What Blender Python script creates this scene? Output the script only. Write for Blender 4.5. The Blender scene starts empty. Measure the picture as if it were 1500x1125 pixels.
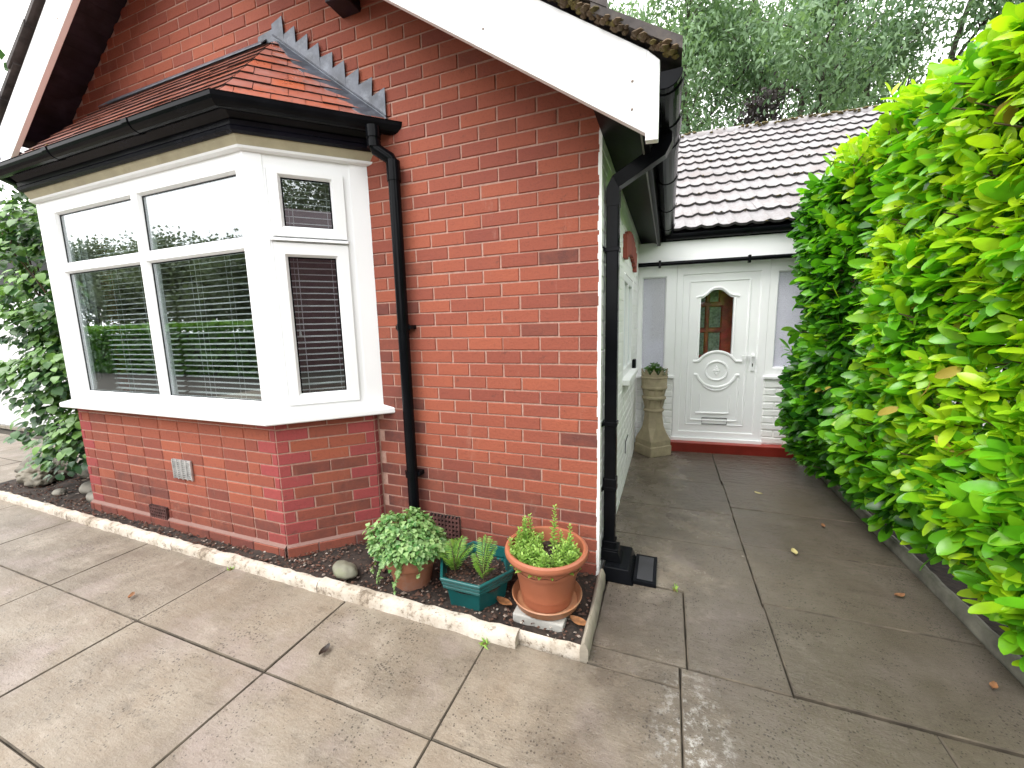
import bpy, bmesh, math, random
import numpy as np
from mathutils import Matrix, Vector, noise as mnoise
random.seed(7); rng = np.random.default_rng(7)
R = math.radians
SC = bpy.context.scene
COL = SC.collection
# ------------------------------------------------------------------ camera
cam_d = bpy.data.cameras.new("camera")
cam = bpy.data.objects.new("camera", cam_d); COL.objects.link(cam)
cam_d.sensor_fit = 'HORIZONTAL'; cam_d.sensor_width = 36; cam_d.lens = 588.918 * 36 / 1500
cam_d.clip_start = .05; cam_d.clip_end = 500
cam.matrix_world = Matrix(((.93267201, -.02918706, .35954281, .32826586),
                           (.35993308, .14133013, -.92221146, -2.10667301),
                           (-.02389759, .98953217, .14232005, 1.41138830), (0, 0, 0, 1)))
SC.camera = cam
# ------------------------------------------------------------------ light
SUN_EL, SUN_AZ = R(56), R(215)          # azimuth clockwise from +y
W = bpy.data.worlds.new("World"); SC.world = W; W.use_nodes = True
nt = W.node_tree; nt.nodes.clear()
sky = nt.nodes.new('ShaderNodeTexSky'); sky.sky_type = 'NISHITA'; sky.sun_disc = False
sky.sun_elevation = SUN_EL; sky.sun_rotation = SUN_AZ; sky.dust_density = 4; sky.air_density = 1.2
hs = nt.nodes.new('ShaderNodeHueSaturation'); hs.inputs['Saturation'].default_value = .12
bg = nt.nodes.new('ShaderNodeBackground'); bg.inputs['Strength'].default_value = .15
wo = nt.nodes.new('ShaderNodeOutputWorld')
tcw = nt.nodes.new('ShaderNodeTexCoord'); cn = nt.nodes.new('ShaderNodeTexNoise'); cn.inputs['Scale'].default_value = 2.2; cn.inputs['Detail'].default_value = 6
cr = nt.nodes.new('ShaderNodeMapRange'); cr.inputs[1].default_value = .3; cr.inputs[2].default_value = .7; cr.inputs[3].default_value = 8.4; cr.inputs[4].default_value = 11.5
cm = nt.nodes.new('ShaderNodeMix'); cm.data_type = 'RGBA'; cm.inputs[0].default_value = .8          # thick cloud over the sky
nt.links.new(tcw.outputs['Generated'], cn.inputs['Vector']); nt.links.new(cn.outputs['Fac'], cr.inputs[0])
nt.links.new(sky.outputs[0], hs.inputs['Color']); nt.links.new(hs.outputs[0], cm.inputs[6]); nt.links.new(cr.outputs[0], cm.inputs[7]); nt.links.new(cm.outputs[2], bg.inputs['Color']); nt.links.new(bg.outputs[0], wo.inputs[0])
sd = bpy.data.lights.new("sun", 'SUN'); sd.energy = .8; sd.angle = R(28); sd.color = (1, .97, .92)
sun = bpy.data.objects.new("sun", sd); COL.objects.link(sun)
sv = Vector((math.sin(SUN_AZ) * math.cos(SUN_EL), math.cos(SUN_AZ) * math.cos(SUN_EL), math.sin(SUN_EL)))
sun.rotation_euler = sv.to_track_quat('Z', 'Y').to_euler()
SC.view_settings.view_transform = 'Standard'; SC.view_settings.look = 'None'
SC.view_settings.exposure = 1.34; SC.view_settings.gamma = 1
SC.cycles.max_bounces = 8; SC.cycles.transparent_max_bounces = 12

# ------------------------------------------------------------------ materials
class NB:
    def __init__(s, name):
        s.m = bpy.data.materials.new(name); s.m.use_nodes = True; s.t = s.m.node_tree
        s.b = s.t.nodes['Principled BSDF']; s.o = s.t.nodes['Material Output']; s.co = None
    def n(s, typ, **kw):
        x = s.t.nodes.new(typ)
        for k, v in kw.items():
            if k in x.inputs: x.inputs[k].default_value = v
            else: setattr(x, k, v)
        return x
    def l(s, a, b): s.t.links.new(a, b)
    def coord(s, scale=(1, 1, 1)):
        if s.co is None: s.co = s.n('ShaderNodeTexCoord')
        mp = s.n('ShaderNodeMapping'); mp.inputs['Scale'].default_value = scale
        s.l(s.co.outputs['Object'], mp.inputs[0]); return mp.outputs[0]
    def noise(s, sc, det=4, rough=.55, scale=(1, 1, 1)):
        x = s.n('ShaderNodeTexNoise'); x.inputs['Scale'].default_value = sc; x.inputs['Detail'].default_value = det
        x.inputs['Roughness'].default_value = rough; s.l(s.coord(scale), x.inputs['Vector']); return x.outputs['Fac']
    def ramp(s, src, lo, hi, a=0., b=1.):
        x = s.n('ShaderNodeMapRange'); s.l(src, x.inputs[0])
        for i, v in enumerate((lo, hi, a, b)): x.inputs[i + 1].default_value = v
        return x.outputs[0]
    def mix(s, f, a, b, mode='MIX'):
        x = s.n('ShaderNodeMix', data_type='RGBA', blend_type=mode)
        for i, v in ((0, f), (6, a), (7, b)):
            if hasattr(v, 'is_linked'): s.l(v, x.inputs[i])
            elif i == 0: x.inputs[0].default_value = v
            else: x.inputs[i].default_value = (*v, 1)
        return x.outputs[2]
    def math(s, op, a, b=0.):
        x = s.n('ShaderNodeMath', operation=op)
        for i, v in enumerate((a, b)):
            if hasattr(v, 'is_linked'): s.l(v, x.inputs[i])
            else: x.inputs[i].default_value = v
        return x.outputs[0]
    def attr(s, nm):
        x = s.n('ShaderNodeAttribute'); x.attribute_name = nm; return x.outputs['Fac']
    def bump(s, src, st=.3, d=.01):
        x = s.n('ShaderNodeBump'); x.inputs['Strength'].default_value = st; x.inputs['Distance'].default_value = d
        s.l(src, x.inputs['Height']); s.l(x.outputs[0], s.b.inputs['Normal'])
    def col(s, c):
        if hasattr(c, 'is_linked'): s.l(c, s.b.inputs['Base Color'])
        else: s.b.inputs['Base Color'].default_value = (*c, 1)
    def rough(s, r):
        if hasattr(r, 'is_linked'): s.l(r, s.b.inputs['Roughness'])
        else: s.b.inputs['Roughness'].default_value = r

def plain(name, c, r=.5, var=.12, sc=6, bump=0, bsc=60, metal=0, dirt=None, dsc=3, spec=.5):
    b = NB(name); f = b.noise(sc, 5)
    c2 = tuple(max(0, x * (1 - var * 2)) for x in c); c1 = tuple(min(1, x * (1 + var)) for x in c)
    k = b.mix(b.ramp(f, .3, .7), c2, c1)
    if dirt:
        g = b.ramp(b.noise(dsc, 6, .7), .52, .75); k = b.mix(b.math('MULTIPLY', g, .7), k, dirt)
    b.col(k); b.rough(r); b.b.inputs['Metallic'].default_value = metal; b.b.inputs['Specular IOR Level'].default_value = spec
    if bump: b.bump(b.noise(bsc, 4), bump, .004)
    return b.m

M = {}
def brick_mat(name, c1, c2, soot, red):
    b = NB(name)
    rnd = b.attr('rnd'); dark = b.attr('dark'); cls = b.attr('cls')
    k = b.mix(rnd, c1, c2)
    k = b.mix(cls, k, red)
    n1 = b.noise(9, 6, .7); n2 = b.noise(70, 4, .7); n3 = b.noise(2.2, 4, .6)
    dk = b.math('MULTIPLY', dark, b.ramp(n1, .3, .62, .35, 1.))
    k = b.mix(dk, k, soot)
    k = b.mix(b.math('MULTIPLY', b.ramp(n2, .52, .72), .42), k, (.12, .042, .034))
    k = b.mix(b.math('MULTIPLY', b.ramp(n2, .36, .2), .35), k, (.45, .17, .11))
    sp = b.ramp(b.noise(14, 6, .75), .60, .68); k = b.mix(b.math('MULTIPLY', sp, .5), k, (.09, .04, .034))
    k = b.mix(b.math('MULTIPLY', b.ramp(b.noise(4.5, 7, .75, (1.6, 1.6, .5)), .60, .72), .3), k, (.44, .27, .21))
    k = b.mix(b.math('MULTIPLY', b.ramp(n3, .5, .72), .25), k, (.20, .06, .05))
    b.col(k); b.rough(.82); b.b.inputs['Specular IOR Level'].default_value = .3
    b.bump(b.math('ADD', n2, b.math('MULTIPLY', b.noise(25, 4), .8)), .55, .005)
    return b.m
M['brick'] = brick_mat('red_brick', (.335, .094, .053), (.235, .064, .044), (.07, .034, .033), (.31, .058, .060))
def mortar():
    b = NB('mortar'); n = b.noise(45, 5, .7); n2 = b.noise(3, 4)
    k = b.mix(b.ramp(n, .3, .7), (.32, .175, .135), (.47, .30, .245)); k = b.mix(b.math('MULTIPLY', b.ramp(n2, .5, .75), .6), k, (.3, .15, .11))
    k = b.mix(b.attr('dark'), k, (.16, .09, .08))
    b.col(k); b.rough(.95); b.bump(n, .6, .004); return b.m
M['mortar'] = mortar()
M['upvc'] = plain('white_upvc', (.86, .87, .88), .28, .012, 3)
M['white_gloss'] = plain('white_board', (.86, .865, .875), .32, .02, 2)
def wpaint():
    b = NB('white_masonry_paint'); n = b.noise(35, 5, .65); g = b.noise(4, 6, .7)
    k = b.mix(b.ramp(g, .5, .75), (.84, .85, .84), (.72, .74, .71)); b.col(k); b.rough(.6); b.bump(n, .5, .005); return b.m
M['wpaint'] = wpaint()
M['wbrick'] = M['wpaint']
M['black'] = plain('black_plastic', (.0045, .005, .0065), .2, .2, 8, spec=.09)
M['blackm'] = plain('black_painted_wood', (.007, .007, .009), .4, .3, 6, .15, 30, spec=.1)
M['slate'] = plain('dark_painted_soffit', (.007, .007, .012), .25, .3, 5, .15, 25, dirt=(.012, .012, .015), dsc=7, spec=.12)
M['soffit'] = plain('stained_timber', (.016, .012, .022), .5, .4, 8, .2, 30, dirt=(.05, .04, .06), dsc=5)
M['cream'] = plain('cream_painted_timber', (.40, .355, .24), .5, .08, 7, .1, 30, dirt=(.26, .22, .13), dsc=6)
M['lead'] = plain('lead_sheet', (.085, .095, .12), .42, .25, 12, .4, 30, .2, dirt=(.20, .22, .25), dsc=14)
M['redstep'] = plain('red_painted_step', (.36, .035, .02), .4, .12, 8, .15, 40, dirt=(.24, .04, .03), dsc=8)
M['int'] = plain('interior_wall', (.22, .19, .16), .8, .1)
M['slat'] = plain('blind_slat', (.80, .80, .80), .45, .03)
M['terra_air'] = plain('dark_air_brick', (.10, .04, .035), .8, .3, 20, .3)
M['metal'] = plain('vent_metal', (.55, .55, .55), .4, .15, 30, 0, 60, .6)
M['chrome'] = plain('polished_handle', (.75, .75, .76), .15, .02, 3, metal=1)
M['mahog'] = plain('mahogany', (.30, .04, .025), .4, .3, 9)
M['void'] = plain('dark_hollow', (.008, .007, .007), .9, .1)
def tile_red():
    b = NB('clay_tile'); r = b.attr('rnd'); n = b.noise(28, 5, .7); n2 = b.noise(5, 5, .65)
    k = b.mix(r, (.44, .11, .05), (.32, .10, .07)); k = b.mix(b.ramp(n, .55, .75), k, (.10, .05, .04))
    k = b.mix(b.math('MULTIPLY', b.ramp(n2, .45, .7), .55), k, (.30, .16, .145))
    b.col(k); b.rough(b.ramp(n2, .3, .7, .22, .45)); b.b.inputs['Coat Weight'].default_value = .8; b.b.inputs['Coat Roughness'].default_value = .16; b.bump(n, .25, .003); return b.m
M['tile'] = tile_red()
def tile_conc():
    b = NB('concrete_roof_tile'); r = b.attr('rnd'); n = b.noise(30, 6, .7); n2 = b.noise(2.2, 5, .7); n3 = b.noise(9, 5, .75)
    k = b.mix(r, (.215, .206, .212), (.275, .264, .27)); k = b.mix(b.ramp(n, .5, .72), k, (.17, .14, .14))
    k = b.mix(b.math('MULTIPLY', b.ramp(n2, .48, .7), .6), k, (.16, .12, .11))
    k = b.mix(b.ramp(n3, .62, .7), k, (.09, .065, .05)); k = b.mix(b.ramp(n3, .27, .2), k, (.5, .48, .46))
    b.col(k); b.rough(b.ramp(n2, .3, .7, .35, .6)); b.bump(n, .5, .006); return b.m
M['ctile'] = tile_conc()
M['moss'] = plain('moss', (.11, .085, .025), .95, .4, 20, .8, 60)
def glass(name, base=.15, mult=.8, rough=0.0):
    b = NB(name); b.t.nodes.remove(b.b)
    f = b.n('ShaderNodeLayerWeight'); f.inputs['Blend'].default_value = .5
    k = b.math('ADD', b.math('MULTIPLY', b.math('POWER', f.outputs['Facing'], 3.), mult), base)
    g = b.n('ShaderNodeBsdfGlossy'); g.inputs['Roughness'].default_value = rough; g.inputs['Color'].default_value = (.95, .98, 1, 1)
    t = b.n('ShaderNodeBsdfTransparent'); t.inputs['Color'].default_value = (.86, .9, .9, 1)
    mx = b.n('ShaderNodeMixShader'); c = b.n('ShaderNodeClamp'); b.l(k, c.inputs[0]); b.l(c.outputs[0], mx.inputs[0])
    b.l(t.outputs[0], mx.inputs[1]); b.l(g.outputs[0], mx.inputs[2]); b.l(mx.outputs[0], b.o.inputs[0]); return b.m
M['glass'] = glass('window_glass'); M['doorglass'] = glass('door_glass', .05, .5)
def frosted():
    b = NB('obscured_glass'); b.col((.86, .86, .93)); b.rough(.3); b.bump(b.noise(200, 3), .25, .004)
    t = b.n('ShaderNodeBsdfTransparent'); t.inputs['Color'].default_value = (.9, .9, .95, 1)
    mx = b.n('ShaderNodeMixShader'); b.l(b.ramp(b.noise(150, 2), .3, .7, .5, .64), mx.inputs[0]); b.l(b.b.outputs[0], mx.inputs[1]); b.l(t.outputs[0], mx.inputs[2]); b.l(mx.outputs[0], b.o.inputs[0]); return b.m
M['frost'] = frosted()
def paving():
    b = NB('riven_concrete_slab'); co = b.coord(); sx = b.n('ShaderNodeSeparateXYZ'); b.l(co, sx.inputs[0])
    r = b.attr('rnd')
    big = b.noise(1.1, 5, .6); mid = b.noise(5, 6, .65); riv = b.noise(7, 6, .7, (1, 2.6, 1)); fine = b.noise(90, 4, .7)
    k = b.mix(r, (.215, .168, .12), (.14, .11, .082))
    k = b.mix(b.ramp(mid, .35, .7), k, (.25, .215, .17))
    k = b.mix(b.math('MULTIPLY', b.ramp(big, .43, .66), .68), k, (.085, .064, .045))
    k = b.mix(b.math('MULTIPLY', b.ramp(b.noise(2.3, 5, .6), .52, .7), .6), k, (.29, .235, .22))
    # worn pale patches and dark grime blotches
    k = b.mix(b.math('MULTIPLY', b.ramp(b.noise(3.1, 8, .72), .55, .68), .55), k, (.33, .285, .235))
    k = b.mix(b.math('MULTIPLY', b.ramp(b.noise(6.5, 8, .78, (1, 1.5, 1)), .54, .66), .5), k, (.07, .054, .04))
    k = b.mix(b.math('MULTIPLY', b.ramp(b.noise(170, 3, .8), .45, .7), .35), k, (.3, .26, .21))
    # damp: patchy, mostly along the passage by the hedge
    wx = b.ramp(sx.outputs[0], -1.2, 1.4, -.12, .42)
    wet = b.ramp(b.math('ADD', b.noise(1.7, 7, .7), wx), .50, .74)
    k = b.mix(b.math('MULTIPLY', wet, .68), k, (.054, .044, .035))
    # pits
    v = b.n('ShaderNodeTexVoronoi'); v.inputs['Scale'].default_value = 84; v.inputs['Randomness'].default_value = 1
    b.l(b.coord(), v.inputs['Vector'])
    sz = b.ramp(b.noise(3.5, 3), .34, .70, .10, .50)
    sepc = b.n('ShaderNodeSeparateColor'); b.l(v.outputs['Color'], sepc.inputs[0])
    pit = b.math('LESS_THAN', v.outputs['Distance'], b.math('MULTIPLY', sz, sepc.outputs[0]))
    k = b.mix(b.math('MULTIPLY', pit, .7), k, (.03, .023, .018))
    k = b.mix(b.math('MULTIPLY', b.ramp(fine, .5, .75), .3), k, (.065, .052, .04))
    # lime stain by the joint
    ds = b.n('ShaderNodeVectorMath', operation='DISTANCE'); b.l(b.coord((1, .38, 1)), ds.inputs[0]); ds.inputs[1].default_value = (.45, -.33, 0)
    lime = b.math('MULTIPLY', b.ramp(ds.outputs['Value'], .17, .02), b.ramp(b.noise(26, 6, .75), .5, .62))
    k = b.mix(b.math('MULTIPLY', lime, .8), k, (.42, .41, .39))
    b.col(k); b.rough(b.ramp(b.math('ADD', wet, b.ramp(mid, .35, .65, -.2, .2)), 0, 1, .52, .15))
    h = b.math('ADD', b.math('MULTIPLY', riv, 1.), b.math('MULTIPLY', fine, .34)); h = b.math('SUBTRACT', h, b.math('MULTIPLY', pit, .35))
    b.bump(h, .55, .012); return b.m
M['slab'] = paving()
M['joint'] = plain('joint_dirt', (.05, .04, .03), .95, .3, 20, .5)
M['soil'] = plain('damp_soil', (.032, .021, .016), .9, .4, 25, 1, 50)
def kerbmat():
    b = NB('worn_white_paint'); n = b.noise(28, 6, .75); n2 = b.noise(5, 5, .7)
    k = b.mix(b.ramp(n2, .35, .65), (.60, .55, .48), (.36, .30, .235)); k = b.mix(b.ramp(b.math('ADD', n, b.math('MULTIPLY', n2, .35)), .70, .82), k, (.16, .125, .09))
    b.col(k); b.rough(.8); b.bump(n, .6, .006); return b.m
M['kerb'] = kerbmat()
M['kerbside'] = plain('weathered_concrete_edging', (.34, .30, .24), .85, .2, 9, .5, 40, dirt=(.11, .10, .06), dsc=9)
M['conc'] = plain('mossy_concrete', (.17, .16, .13), .85, .25, 9, .5, 40, dirt=(.06, .07, .04), dsc=5)
M['terra'] = plain('terracotta_plastic', (.36, .12, .062), .42, .1, 5, .08, 50)
M['terra_old'] = plain('old_terracotta', (.30, .12, .065), .8, .15, 8, .3, 40, dirt=(.26, .20, .175), dsc=7)
M['saucer'] = plain('saucer_plastic', (.38, .17, .085), .5, .12, 9, .1, 40, dirt=(.40, .31, .22), dsc=7)
M['green_pl'] = plain('green_plastic', (.008, .088, .088), .3, .12, 7)
M['stoneware'] = plain('weathered_buff_clay', (.34, .285, .185), .75, .14, 7, .3, 40, dirt=(.17, .145, .085), dsc=6)
M['rock'] = plain('grey_cobble', (.20, .185, .155), .7, .25, 8, .4, 25, dirt=(.26, .24, .2), dsc=5)
M['rock2'] = plain('brown_boulder', (.15, .13, .10), .75, .3, 6, .6, 18, dirt=(.3, .27, .21), dsc=4)
M['chips'] = None
def leafmat(name, c_old, c_new, rough=.35, trans=.35, c_mid=None, spec=.5):
    b = NB(name); t = b.attr('tone'); n = b.noise(14, 3)
    if c_mid:
        k = b.mix(b.ramp(t, 0, .5), c_old, c_mid); k = b.mix(b.ramp(t, .5, 1), k, c_new)
    else: k = b.mix(t, c_old, c_new)
    k = b.mix(b.math('MULTIPLY', b.ramp(n, .4, .75), .3), k, tuple(x * .6 for x in c_old))
    b.col(k); b.rough(rough); b.b.inputs['Specular IOR Level'].default_value = spec
    tr = b.n('ShaderNodeBsdfTranslucent'); b.l(b.mix(1., k, (1.25, 1.3, .7), 'MULTIPLY'), tr.inputs['Color'])
    mx = b.n('ShaderNodeMixShader'); mx.inputs[0].default_value = trans
    b.l(b.b.outputs[0], mx.inputs[1]); b.l(tr.outputs[0], mx.inputs[2]); b.l(mx.outputs[0], b.o.inputs[0]); return b.m
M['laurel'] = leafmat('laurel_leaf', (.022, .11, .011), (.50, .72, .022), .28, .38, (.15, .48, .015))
M['vine'] = leafmat('vine_leaf', (.03, .10, .035), (.20, .38, .07), .38, .25)
M['ivy'] = leafmat('ivy_leaf', (.05, .19, .035), (.34, .50, .20), .45, .25)
M['fern'] = leafmat('fern_leaf', (.06, .20, .03), (.24, .42, .06), .5, .35)
M['herb'] = leafmat('herb_leaf', (.14, .33, .05), (.40, .58, .13), .5, .35)
M['willow'] = leafmat('willow_leaf', (.055, .125, .06), (.24, .37, .19), .5, .35)
M['far'] = leafmat('far_leaf', (.07, .10, .06), (.16, .2, .11), .6, .3)
M['copper'] = leafmat('copper_leaf', (.03, .026, .03), (.085, .065, .07), .5, .25)
M['bushy'] = leafmat('shrub_leaf', (.03, .08, .02), (.10, .22, .04), .45, .3)
M['hedge2'] = leafmat('privet_leaf', (.03, .10, .015), (.18, .38, .03), .45, .3)
M['deadleaf'] = leafmat('withered_leaf', (.30, .20, .03), (.50, .42, .05), .6, .2)
M['bark'] = plain('grey_bark', (.085, .07, .055), .9, .3, 6, .6, 25)
M['stem'] = plain('brown_stem', (.10, .065, .035), .85, .25, 12, .3, 40)
M['stemg'] = plain('green_stem', (.16, .24, .06), .6, .2, 12)
M['dead'] = plain('dead_leaf', (.26, .11, .04), .7, .3, 30)
M['chips'] = brick_mat('bark_and_gravel', (.11, .055, .036), (.05, .032, .025), (.3, .26, .22), (.38, .34, .3))

# ------------------------------------------------------------------ mesh helpers
class MB:
    def __init__(s, T=None): s.v = []; s.f = []; s.mi = []; s.a = {}; s.T = T
    def vs(s, pts):
        i = len(s.v)
        s.v.extend([tuple(s.T @ Vector(p)) if s.T else tuple(p) for p in pts]); return i
    def face(s, idx, m=0, **at):
        s.f.append(tuple(idx)); s.mi.append(m)
        for k, v in at.items(): s.a.setdefault(k, {})[len(s.f) - 1] = v
    def poly(s, pts, m=0, **at):
        i = s.vs(pts); s.face(range(i, i + len(pts)), m, **at)
    def box(s, a, b, m=0, **at):
        (x0, y0, z0), (x1, y1, z1) = a, b
        x0, x1 = min(x0, x1), max(x0, x1); y0, y1 = min(y0, y1), max(y0, y1); z0, z1 = min(z0, z1), max(z0, z1)
        i = s.vs([(x0, y0, z0), (x1, y0, z0), (x1, y1, z0), (x0, y1, z0), (x0, y0, z1), (x1, y0, z1), (x1, y1, z1), (x0, y1, z1)])
        for q in ((3, 2, 1, 0), (4, 5, 6, 7), (0, 1, 5, 4), (1, 2, 6, 5), (2, 3, 7, 6), (3, 0, 4, 7)): s.face([i + k for k in q], m, **at)
    def prism(s, base, top, m=0, sm=None, **at):
        sm = m if sm is None else sm
        n = len(base); i = s.vs(base); j = s.vs(top)
        s.face([i + k for k in reversed(range(n))], m, **at); s.face([j + k for k in range(n)], m, **at)
        for k in range(n): s.face([i + k, i + (k + 1) % n, j + (k + 1) % n, j + k], sm, **at)
    def tube(s, pts, r, seg=10, cap=True, m=0, sq=False, **at):
        pts = [Vector(p) for p in pts]; n = len(pts)
        rr = r if isinstance(r, (list, tuple)) else [r] * n
        rings = []; up = None
        for k in range(n):
            d = (pts[min(k + 1, n - 1)] - pts[max(k - 1, 0)]).normalized()
            if up is None:
                up = Vector((0, 0, 1)) if abs(d.z) < .9 else Vector((0, 1, 0))
            a = d.cross(up).normalized(); up2 = a.cross(d).normalized(); up = up2
            c = []
            for q in range(seg):
                th = 2 * math.pi * (q + (.5 if sq else 0)) / seg
                c.append(pts[k] + (a * math.cos(th) + up2 * math.sin(th)) * rr[k])
            rings.append(s.vs(c))
        for k in range(n - 1):
            for q in range(seg):
                s.face([rings[k] + q, rings[k] + (q + 1) % seg, rings[k + 1] + (q + 1) % seg, rings[k + 1] + q], m, **at)
        if cap:
            s.face([rings[0] + q for q in reversed(range(seg))], m, **at); s.face([rings[-1] + q for q in range(seg)], m, **at)
    def lathe(s, prof, seg=32, c=(0, 0), m=0, ang0=0, **at):
        rings = []
        for r, z in prof:
            rings.append(s.vs([(c[0] + r * math.cos(ang0 + 2 * math.pi * q / seg), c[1] + r * math.sin(ang0 + 2 * math.pi * q / seg), z) for q in range(seg)]))
        for k in range(len(prof) - 1):
            for q in range(seg):
                s.face([rings[k] + q, rings[k] + (q + 1) % seg, rings[k + 1] + (q + 1) % seg, rings[k + 1] + q], m, **at)
        return rings
    def sweep(s, path, prof, closed=True, m=0, cap=True, **at):
        """path: list of functions o -> (x, y); prof: list of (o, z)."""
        n = len(prof); rings = [s.vs([(*p(o), z) for o, z in prof]) for p in path]
        for a, b in zip(rings, rings[1:]):
            for q in range(n if closed else n - 1):
                s.face([a + q, b + q, b + (q + 1) % n, a + (q + 1) % n], m, **at)
        if closed and cap:
            s.face([rings[0] + q for q in range(n)], m, **at); s.face([rings[-1] + q for q in reversed(range(n))], m, **at)
    def build(s, name, mats, parent=None, smooth=False, bevel=0, loc=None, seg=2):
        me = bpy.data.meshes.new(name); me.from_pydata(s.v, [], s.f)
        for mt in (mats if isinstance(mats, (list, tuple)) else [mats]): me.materials.append(mt)
        me.polygons.foreach_set('material_index', s.mi)
        for k, d in s.a.items():
            at = me.attributes.new(k, 'FLOAT', 'FACE'); arr = np.zeros(len(s.f), np.float32)
            for i, v in d.items(): arr[i] = v
            at.data.foreach_set('value', arr)
        if smooth:
            me.polygons.foreach_set('use_smooth', [True] * len(s.f))
        me.update(); o = bpy.data.objects.new(name, me); COL.objects.link(o)
        if parent: o.parent = parent
        if loc: o.location = loc
        if bevel:
            md = o.modifiers.new('bevel', 'BEVEL'); md.width = bevel; md.segments = seg; md.limit_method = 'ANGLE'; md.angle_limit = R(40)
        if smooth and smooth != 'all':
            try: me.set_sharp_from_angle(angle=R(35))
            except Exception: pass
        return o

def thing(name, label, cat, loc=(0, 0, 0), group=None, rz=0):
    o = bpy.data.objects.new(name, None); COL.objects.link(o); o.empty_display_size = .1
    o.location = loc; o.rotation_euler = (0, 0, rz); o['label'] = label; o['category'] = cat
    if group: o['group'] = group
    return o
def tag(o, label, cat, group=None):
    o['label'] = label; o['category'] = cat
    if group: o['group'] = group
    return o
def kind(o, k): o['kind'] = k; return o

def clip(poly, a, b, c):
    """keep a*x+b*y<=c"""
    out = []
    for i in range(len(poly)):
        p, q = poly[i], poly[(i + 1) % len(poly)]
        dp, dq = a * p[0] + b * p[1] - c, a * q[0] + b * q[1] - c
        if dp <= 0: out.append(p)
        if dp * dq < 0:
            t = dp / (dp - dq); out.append((p[0] + (q[0] - p[0]) * t, p[1] + (q[1] - p[1]) * t))
    return out

def leaves(name, mat, parent, P, D, U, L, Wd, tone, rows, droop=.25, fold=.18, smooth=True, kindv=None):
    """numpy leaf cloud; rows = [(t, halfwidth)], one mesh."""
    P = np.asarray(P, float); N = len(P)
    D = np.asarray(D, float); D /= np.linalg.norm(D, axis=1)[:, None] + 1e-9
    U = np.asarray(U, float); S = np.cross(D, U); S /= np.linalg.norm(S, axis=1)[:, None] + 1e-9; U = np.cross(S, D)
    L = np.broadcast_to(np.asarray(L, float), (N,)); Wd = np.broadcast_to(np.asarray(Wd, float), (N,)); dr = np.broadcast_to(np.asarray(droop, float), (N,))
    V = []
    for t, w in rows:
        c = P + D * (L * t)[:, None] - U * (L * dr * t * t)[:, None]
        if w <= 0: V += [c]
        else:
            e = S * (Wd * w)[:, None]; u = U * (Wd * w * fold)[:, None]
            V += [c - e + u, c, c + e + u]
    nv = len(V); V = np.stack(V, 1).reshape(-1, 3)
    F = []; i = 0; cnt = [1 if w <= 0 else 3 for t, w in rows]
    for k in range(len(rows) - 1):
        a, b = cnt[k], cnt[k + 1]; j = i + a
        if a == 3 and b == 3: F += [(i, i + 1, j + 1, j), (i + 1, i + 2, j + 2, j + 1)]
        elif a == 1 and b == 3: F += [(i, j + 1, j), (i, j + 2, j + 1)]
        elif a == 3 and b == 1: F += [(i, i + 1, j), (i + 1, i + 2, j)]
        i = j
    ls = []; tot = []
    for f in F: tot.append(len(f)); ls += f
    ls = np.array(ls); loops = (ls[None, :] + (np.arange(N) * nv)[:, None]).ravel()
    tot = np.tile(np.array(tot), N); start = np.concatenate([[0], np.cumsum(tot)[:-1]])
    me = bpy.data.meshes.new(name); me.vertices.add(len(V)); me.vertices.foreach_set('co', V.ravel().astype(np.float32))
    me.loops.add(len(loops)); me.loops.foreach_set('vertex_index', loops.astype(np.int32))
    me.polygons.add(len(tot)); me.polygons.foreach_set('loop_start', start.astype(np.int32))
    try: me.polygons.foreach_set('loop_total', tot.astype(np.int32))
    except Exception: pass
    if smooth: me.polygons.foreach_set('use_smooth', np.ones(len(tot), bool))
    at = me.attributes.new('tone', 'FLOAT', 'POINT'); at.data.foreach_set('value', np.repeat(np.clip(tone, 0, 1), nv).astype(np.float32))
    me.materials.append(mat); me.update(); me.validate()
    o = bpy.data.objects.new(name, me); COL.objects.link(o)
    if parent: o.parent = parent
    if kindv: o['kind'] = kindv
    return o
LAUREL = [(0, .05), (.16, .55), (.40, .95), (.66, 1), (.86, .72), (.96, .34), (1, 0)]
SIMPLE = [(0, 0), (.35, 1), (.7, .85), (1, 0)]
DIAM = [(0, 0), (.45, 1), (1, 0)]
def rdir(n):
    v = rng.normal(size=(n, 3)); return v / np.linalg.norm(v, axis=1)[:, None]

# ------------------------------------------------------------------ bricks
PX, PZ = .2175, .075
def brick_face(mb, O, ud, nd, u0, u1, z0, z1, rnd, dark, cls, proud=0.):
    """one brick: chamfered face standing 5 mm proud of the mortar plane"""
    g = .0031; j = lambda: random.uniform(-.0014, .0014)
    a, b, c, d = u0 + g + j(), u1 - g + j(), z0 + g + j(), z1 - g + j()
    if b - a < .012 or d - c < .012: return
    ch = .004; pr = proud + random.uniform(-.0012, .0012)
    def P(u, z, off): return (O[0] + ud[0] * u + nd[0] * off, O[1] + ud[1] * u + nd[1] * off, z)
    outer = [P(a, c, pr - .006), P(b, c, pr - .006), P(b, d, pr - .006), P(a, d, pr - .006)]
    inner = [P(a + ch, c + ch, pr), P(b - ch, c + ch, pr), P(b - ch, d - ch, pr), P(a + ch, d - ch, pr)]
    i = mb.vs(outer + inner); at = dict(rnd=rnd, dark=dark, cls=cls)
    mb.face([i + 4, i + 5, i + 6, i + 7], 0, **at)
    for k in range(4): mb.face([i + k, i + (k + 1) % 4, i + 4 + (k + 1) % 4, i + 4 + k], 0, **at)

def flash():
    return 0. if random.random() > .09 else random.uniform(.35, .85)

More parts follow.
